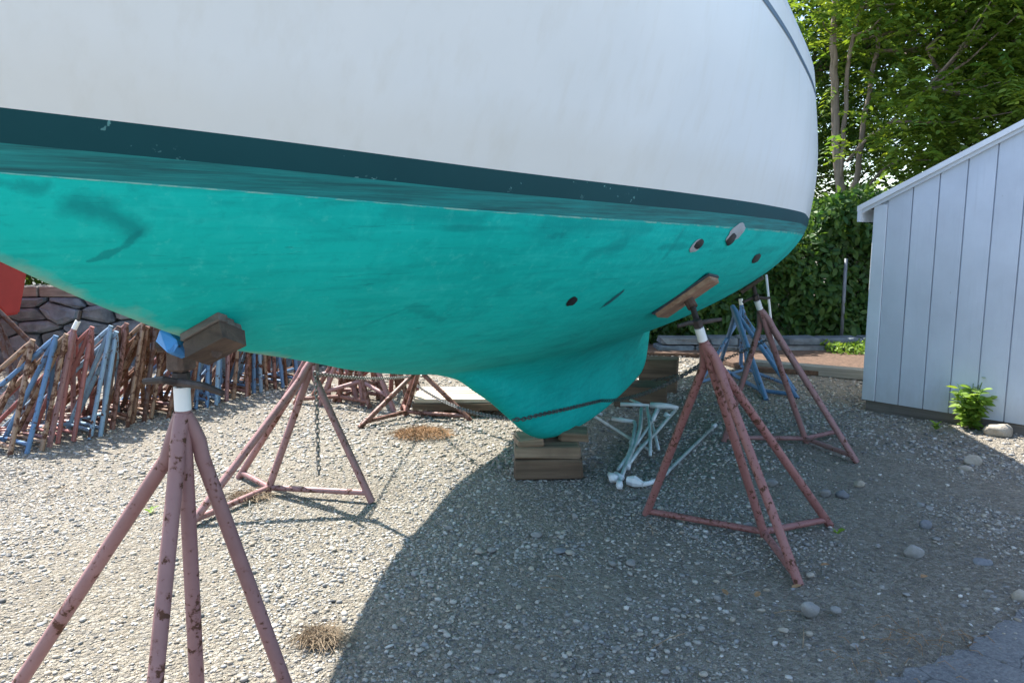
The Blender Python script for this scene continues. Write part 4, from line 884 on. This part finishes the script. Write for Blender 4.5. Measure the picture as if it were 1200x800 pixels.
def fronds(r, C0, spread, count, leaflen, size):
    """compound leaves: arching stalks each with paired leaflets"""
    n = count; ci = r.integers(0, len(C0), n); base = C0[ci] + r.normal(size=(n, 3)) * spread
    d = unit(r, n); d[:, 2] = d[:, 2] * .5 - .05; d /= np.linalg.norm(d, axis=1)[:, None]; L = leaflen * r.uniform(.7, 1.2, n); side = np.cross(d, np.array([0, 0, 1.0])); side /= np.linalg.norm(side, axis=1)[:, None] + 1e-9
    PP, DD, NN, SS, TT = [], [], [], [], []; tint = np.clip(r.normal(.45, .25, n), 0, 1); nl = 6
    for k in range(nl):
        s = (k + .6) / nl; pos = base + d * (L * s)[:, None] + np.array([0, 0, -1.0]) * (L * s * s * .45)[:, None]
        for sg in (-1, 1):
            dd = side * sg * .85 + d * .5 + np.array([0, 0, -.25]); PP.append(pos); DD.append(dd); NN.append(np.array([[0, 0, 1.0]]) + r.normal(size=(n, 3)) * .3); SS.append(size * r.uniform(.8, 1.2, n) * (1 - .3 * abs(s - .5))); TT.append(np.clip(tint + r.normal(0, .08, n), 0, 1))
    return leaves(np.concatenate(PP), np.concatenate(DD), np.concatenate(NN), np.concatenate(SS), np.concatenate(TT))
def tree(label, base, stems, clumps, nfr, spread, mat, seed, leaflen=.38, size=.11, group='trees behind the hedge', extra=None):
    """stems: list of polylines [(x,y,z,r)...] in world coordinates; clumps: crown clump centres"""
    r = np.random.default_rng(seed); e = empty('tree', (base[0], base[1], 0)); tag(e, label, 'tree', group); O = Vector((base[0], base[1], 0)); tips = []
    for i, st in enumerate(stems):
        pts = [Vector(p[:3]) for p in st]; rd_ = [p[3] * .78 for p in st]; P2, R2 = [], []
        for a in range(len(pts) - 1):
            for k in range(4): P2.append(pts[a].lerp(pts[a + 1], k / 4) + Vector(r.normal(0, .012, 3)) * (1 if (a or k) else 0)); R2.append(rd_[a] + (rd_[a + 1] - rd_[a]) * k / 4)
        P2.append(pts[-1]); R2.append(rd_[-1]); MB().tube(P2, R2, 9).build('trunk' if i == 0 else 'limb', M['bark'], e, True, O); tips += [p for p in P2 if p.z > 1.5]
    C0 = np.array(clumps); bmb = MB(); tp = [Vector(p) for p in tips]
    for c in C0[::2]:
        c = Vector(c); cand = min(tp, key=lambda p: (p - c).length + max(0, p.z - c.z) * 1.5); m_ = cand.lerp(c, .5) + Vector((0, 0, -.08)); bmb.tube([cand, m_, c], [.022, .014, .006], 5, False)
    bmb.build('branches', M['bark'], e, True, O)
    V, F, col_ = fronds(r, C0, spread, nfr, leaflen, size); np_mesh('crown', V - np.array([O]), F, mat, col_, e); return e
def cloud(r, n, lo, hi, keep=None):
    p = r.random((n, 3)) * (np.array(hi) - np.array(lo)) + np.array(lo); return p if keep is None else p[keep(p)]
rr = np.random.default_rng(21)
b = atY(990, 262, 11.0)
tX = lambda x, y, Y, rad: (*atY(x, y, Y), rad)
tree('slender multi-stemmed tree with bare grey trunks rising behind the hedge', (b.x, 11.0), [
    [(b.x, 11.0, -.05, .10), tX(990, 256, 11, .085), tX(981, 190, 11, .075), tX(978, 100, 11, .07), tX(976, 40, 11, .06), tX(985, -60, 11, .05), tX(990, -200, 11, .03)],
    [tX(990, 250, 11, .06), tX(1004, 210, 11.1, .055), tX(1010, 160, 11.1, .05), tX(1028, 60, 11.2, .04), tX(1034, -20, 11.2, .035), tX(1045, -160, 11.3, .02)],
    [tX(984, 215, 11, .045), tX(989, 150, 10.9, .04), tX(996, 60, 10.9, .035), tX(1012, -10, 10.8, .03), tX(1020, -120, 10.8, .02)],
    [tX(992, 190, 11, .03), tX(1020, 160, 10.8, .026), tX(1055, 135, 10.6, .022), tX(1085, 105, 10.4, .016)],
    [tX(1005, 230, 11, .028), tX(1040, 195, 11.2, .022), tX(1075, 180, 11.3, .014)]],
    np.concatenate([cloud(rr, 40, (4.3, 9.8, 2.6), (6.9, 11.6, 5.2)), cloud(rr, 60, (3.6, 9.6, 4.3), (7.6, 12.0, 7.6))]), 2300, .28, M['leaf'], 31)
tree('leafy sunlit tree overhanging the shed roof', (7.6, 11.6), [
    [(7.6, 11.6, -.05, .13), (7.5, 11.6, 2, .10), (7.3, 11.5, 4, .08), (7.5, 11.4, 6.5, .04)], [(7.5, 11.6, 2.2, .06), (6.4, 11.0, 3.2, .045), (5.6, 10.6, 3.9, .025)], [(7.4, 11.5, 3, .05), (8.4, 11, 4.4, .03)]],
    np.concatenate([cloud(rr, 60, (5.6, 9.9, 2.3), (9.2, 12.2, 4.6)), cloud(rr, 50, (5.6, 9.9, 4.2), (9.6, 12.4, 7.4))]), 2700, .32, M['leaf'], 32)
tree('dense shaded tree filling the gap beside the boat stern', (4.2, 14.2), [
    [(4.2, 14.2, -.05, .14), (4.3, 14.2, 2.5, .11), (4.1, 14.1, 5, .08), (4.2, 14, 7.5, .04)], [(4.3, 14.2, 2.6, .06), (5.3, 13.8, 4.2, .035)], [(4.2, 14.2, 3.2, .05), (3.2, 13.9, 4.8, .03)]],
    cloud(rr, 150, (2.6, 12.9, 1.2), (7.0, 15.5, 7.8)), 3400, .38, M['leafback'], 33, .42, .125)
tree('broad dark tree standing farther back above the shed', (8.8, 15.6), [
    [(8.8, 15.6, -.05, .18), (8.8, 15.6, 3, .14), (8.7, 15.5, 6, .09), (8.8, 15.4, 8.5, .04)], [(8.8, 15.6, 3, .07), (7.4, 15, 5, .04)], [(8.8, 15.6, 3.6, .06), (10.4, 15.2, 5.6, .035)]],
    cloud(rr, 170, (6.3, 14.2, 1.4), (12.2, 17.2, 7.6)), 3400, .42, M['leafback'], 34, .45, .135)
for i, (bx, by) in enumerate(((-1.2, 17.5), (1.6, 16.2), (-6.5, 15.5), (13.5, 13.5))):
    tree(['round green tree hidden mostly behind the sailboat hull', 'tall green tree directly behind the boat stern', 'dark tree on the terrace above the stone wall', 'spreading green tree beyond the shed'][i], (bx, by), [
        [(bx, by, -.05, .16), (bx + .1, by, 3, .12), (bx, by, 6, .06)], [(bx, by, 2.6, .06), (bx + 1.0, by - .2, 4.4, .03)]], cloud(rr, 90, (bx - 2.2, by - 1.6, 1.5), (bx + 2.2, by + 1.6, 6.8)), 1300, .45, M['leafback'], 40 + i, .45, .14)
def bush(name, label, cat, n, lo, hi, size, mat, seed, bumps=True, group=None, stems=True):
    """shrub mass of individual leaves over woody stems"""
    r = np.random.default_rng(seed); lo = np.array(lo, float); hi = np.array(hi, float); c = (lo + hi) / 2
    p = r.random((n * 7, 3)) * (hi - lo) + lo; u_ = (p - lo) / (hi - lo)
    top = hi[2] * (.86 + .10 * np.sin(p[:, 0] * 2.9 + 1) + .06 * np.sin(p[:, 0] * 7.1 + p[:, 1] * 3)); front = lo[1] + .16 * (1 + np.sin(p[:, 0] * 3.7 + p[:, 2] * 4.2)) * .5 + .05 * np.sin(p[:, 0] * 9 + p[:, 2] * 11)
    ok = (p[:, 2] < top) & (p[:, 1] > front); surf = np.minimum(top - p[:, 2], (p[:, 1] - front) * 1.2); ok &= r.random(len(p)) < np.exp(-np.maximum(surf, 0) * 2.2); p = p[ok][:n]; m = len(p)
    d = unit(r, m); d[:, 2] -= .3; nn_ = unit(r, m) * .6 + np.array([0, -.7, .6]); e = empty(name, (c[0], c[1], 0)); tag(e, label, cat, group); O = np.array([[c[0], c[1], 0]])
    V, F, cl = leaves(p, d, nn_, size * r.uniform(.6, 1.3, m), np.clip(r.normal(.4, .25, m), 0, 1)); np_mesh('foliage', V - O, F, mat, cl, e)
    mb = MB()
    for k in range(int((hi[0] - lo[0]) * 5)):
        x = r.uniform(lo[0], hi[0]); y = r.uniform(lo[1] + .15, hi[1]); mb.tube([(x, y, 0), (x + r.normal(0, .08), y - .02, hi[2] * .4), (x + r.normal(0, .2), y - .05, hi[2] * .8)], [.014, .010, .004], 5, False)
    mb.build('stems', M['bark'], e, True, (c[0], c[1], 0)); return e
bush('hedge', 'dense dark green climbing hedge covering the chain-link fence', 'hedge', 36000, (.8, 9.42, .02), (6.6, 10.5, 2.02), .115, M['leafdark'], 51)
bush('hedge', 'dark shrubs on the terrace above the timber wall cap', 'hedge', 13000, (-8.0, 8.5, .70), (-2.6, 9.8, 2.5), .09, M['leafdark'], 52)
bush('ground_plant', 'low bright green plants growing over the stone ledge', 'plant', 900, (3.72, 8.45, .03), (4.7, 8.95, .19), .055, M['weed'], 53)
# weed by the shed
wd_ = gnd(1136, 503); we = empty('weed', (wd_.x, wd_.y, 0)); tag(we, 'bright green leafy weed growing against the shed wall', 'plant'); r = np.random.default_rng(61)
mb = MB(); P_, D_ = [], []
for k in range(26):
    a = r.uniform(0, 6.28); sp_ = r.uniform(.01, .15); h = r.uniform(.17, .40); tip = Vector((math.cos(a) * sp_, math.sin(a) * sp_ * .7 - .03, h)); mb.tube([(0, 0, 0), (tip.x * .4, tip.y * .4, h * .6), tip], [.005, .004, .002], 5)
    for j in range(13):
        s = r.uniform(.15, 1.0); p = Vector((0, 0, 0)).lerp(tip, s); P_.append((p.x, p.y, p.z)); an = r.uniform(0, 6.28); D_.append((math.cos(an), math.sin(an), r.uniform(-.3, .35)))
mb.build('stems', M['weed'], we, True); n = len(P_); V, F, cl = leaves(np.array(P_), np.array(D_), np.array([[0, -.25, 1.0]]) + r.normal(size=(n, 3)) * .3, r.uniform(.05, .095, n), np.clip(r.normal(.55, .25, n), 0, 1)); np_mesh('leaves', V, F, M['weed'], cl, we)
# tiny sprigs, needles, twigs
def tuft(name, label, cat, x, y, n, rad, h, mat, seed):
    p = gnd(x, y); r = random.Random(seed); mb = MB()
    for k in range(n):
        a = r.uniform(0, 6.28); q_ = rad * math.sqrt(r.random()); bx, by = math.cos(a) * q_ * 1.5, math.sin(a) * q_; L = r.uniform(.03, .085); a2 = r.uniform(0, 6.28); dz = r.uniform(-.1, .35) * L; z = r.uniform(.008, h * (1 - (q_ / rad) ** 2) + .012)
        mb.tube([(bx, by, z), (bx + math.cos(a2) * L * .5, by + math.sin(a2) * L * .5, z + dz + .006), (bx + math.cos(a2) * L, by + math.sin(a2) * L, max(.004, z + dz * .5))], .0011, 3, False)
    o = mb.build(name, mat); o.location = (p.x, p.y, float(gz(p.x, p.y))); tag(o, label, cat)
tuft('needle_pile', 'small heap of dry orange pine needles on the sunlit gravel', 'needle pile', 494, 512, 900, .135, .05, M['needle'], 3)
tuft('grass_tuft', 'dry straw tuft on the gravel near the bow stand', 'grass tuft', 376, 752, 420, .05, .035, M['straw'], 4)
tuft('grass_tuft', 'thin dry straw tuft behind the pink stand foot', 'grass tuft', 292, 588, 260, .07, .03, M['straw'], 5)
tuft('needle_scatter', 'thin scatter of brown needles along the broken asphalt edge', 'needles', 1085, 768, 70, .20, .003, M['needle'], 13)
def sprig(label, x, y, n, s, seed):
    p = gnd(x, y); r = np.random.default_rng(seed); an = r.uniform(0, 6.28, n); D = np.stack([np.cos(an), np.sin(an), r.uniform(.2, .9, n)], 1); P = np.zeros((n, 3)); P[:, 2] = r.uniform(0, s, n)
    V, F, cl = leaves(P, D, np.tile([[0, 0, 1.0]], (n, 1)) + r.normal(size=(n, 3)) * .2, r.uniform(.6, 1.2, n) * s, np.clip(r.normal(.5, .2, n), 0, 1)); o = np_mesh('sprig', V, F, M['weed'], cl); o.location = (p.x, p.y, .01); tag(o, label, 'sprig')
sprig('tiny green sprig near the foot of the heavily chipped stand', 981, 629, 7, .035, 1); sprig('single green leaf sprig between the bow stand and pink stand', 177, 605, 5, .04, 2); sprig('small weed at the foot of the shed skirt', 1097, 506, 22, .05, 3)
r = random.Random(9)
for i in range(16):
    x, y = (r.uniform(640, 1150), r.uniform(600, 790)) if i < 11 else (r.uniform(60, 460), r.uniform(560, 780)); p = gnd(x, y)
    a = r.uniform(0, 3.1); L = r.uniform(.03, .09); o = MB().tube([(-L * math.cos(a), -L * math.sin(a), .012), (.004, .006, .018), (L * math.cos(a), L * math.sin(a), .012)], .0022, 5).build('twig', M['straw'] if i % 3 else M['greywood'], None, True); o.location = (p.x, p.y, float(gz(p.x, p.y)) + .006); tag(o, 'dry twig lying on the shaded gravel' if i < 11 else 'dry twig lying on the sunlit gravel', 'twig', 'twigs on the shaded gravel' if i < 11 else 'twigs on the sunlit gravel')
for i, (x, y) in enumerate(((927, 696), (972, 668), (1085, 681), (885, 707), (852, 705))):
    p = gnd(x, y); an = r.uniform(0, 6.28); V, F, cl = leaves(np.array([[0, 0, .008]]), np.array([[math.cos(an), math.sin(an), .12]]), np.array([[.1, 0, 1.0]]), np.array([.05]), np.array([.5])); o = np_mesh('fallen_leaf', V, F, M['needle'], cl); o.location = (p.x, p.y, .02); tag(o, 'dry brown leaf fallen on the shaded gravel', 'leaf', 'fallen leaves on the gravel')

# sub-parts hang under the part they belong to
def nest(child, into):
    for o in [o for o in C.objects if o.parent and o.name.split('.')[0] == child]:
        sib = [p for p in C.objects if p.parent == o.parent and p.name.split('.')[0] == into]
        if sib: o.parent = sib[0]
for a, b in (('plank', 'wall'), ('pad_liner', 'pad'), ('handle_nut', 'screw_rod'), ('head_pad_facing', 'head_pad'), ('through_hull', 'bottom'), ('bare_patch', 'bottom'), ('scuff_mark', 'bottom'), ('toe_rail', 'deck'), ('cabin_trunk', 'deck'), ('cove_stripe', 'topsides'), ('roof_edge', 'roof')): nest(a, b)
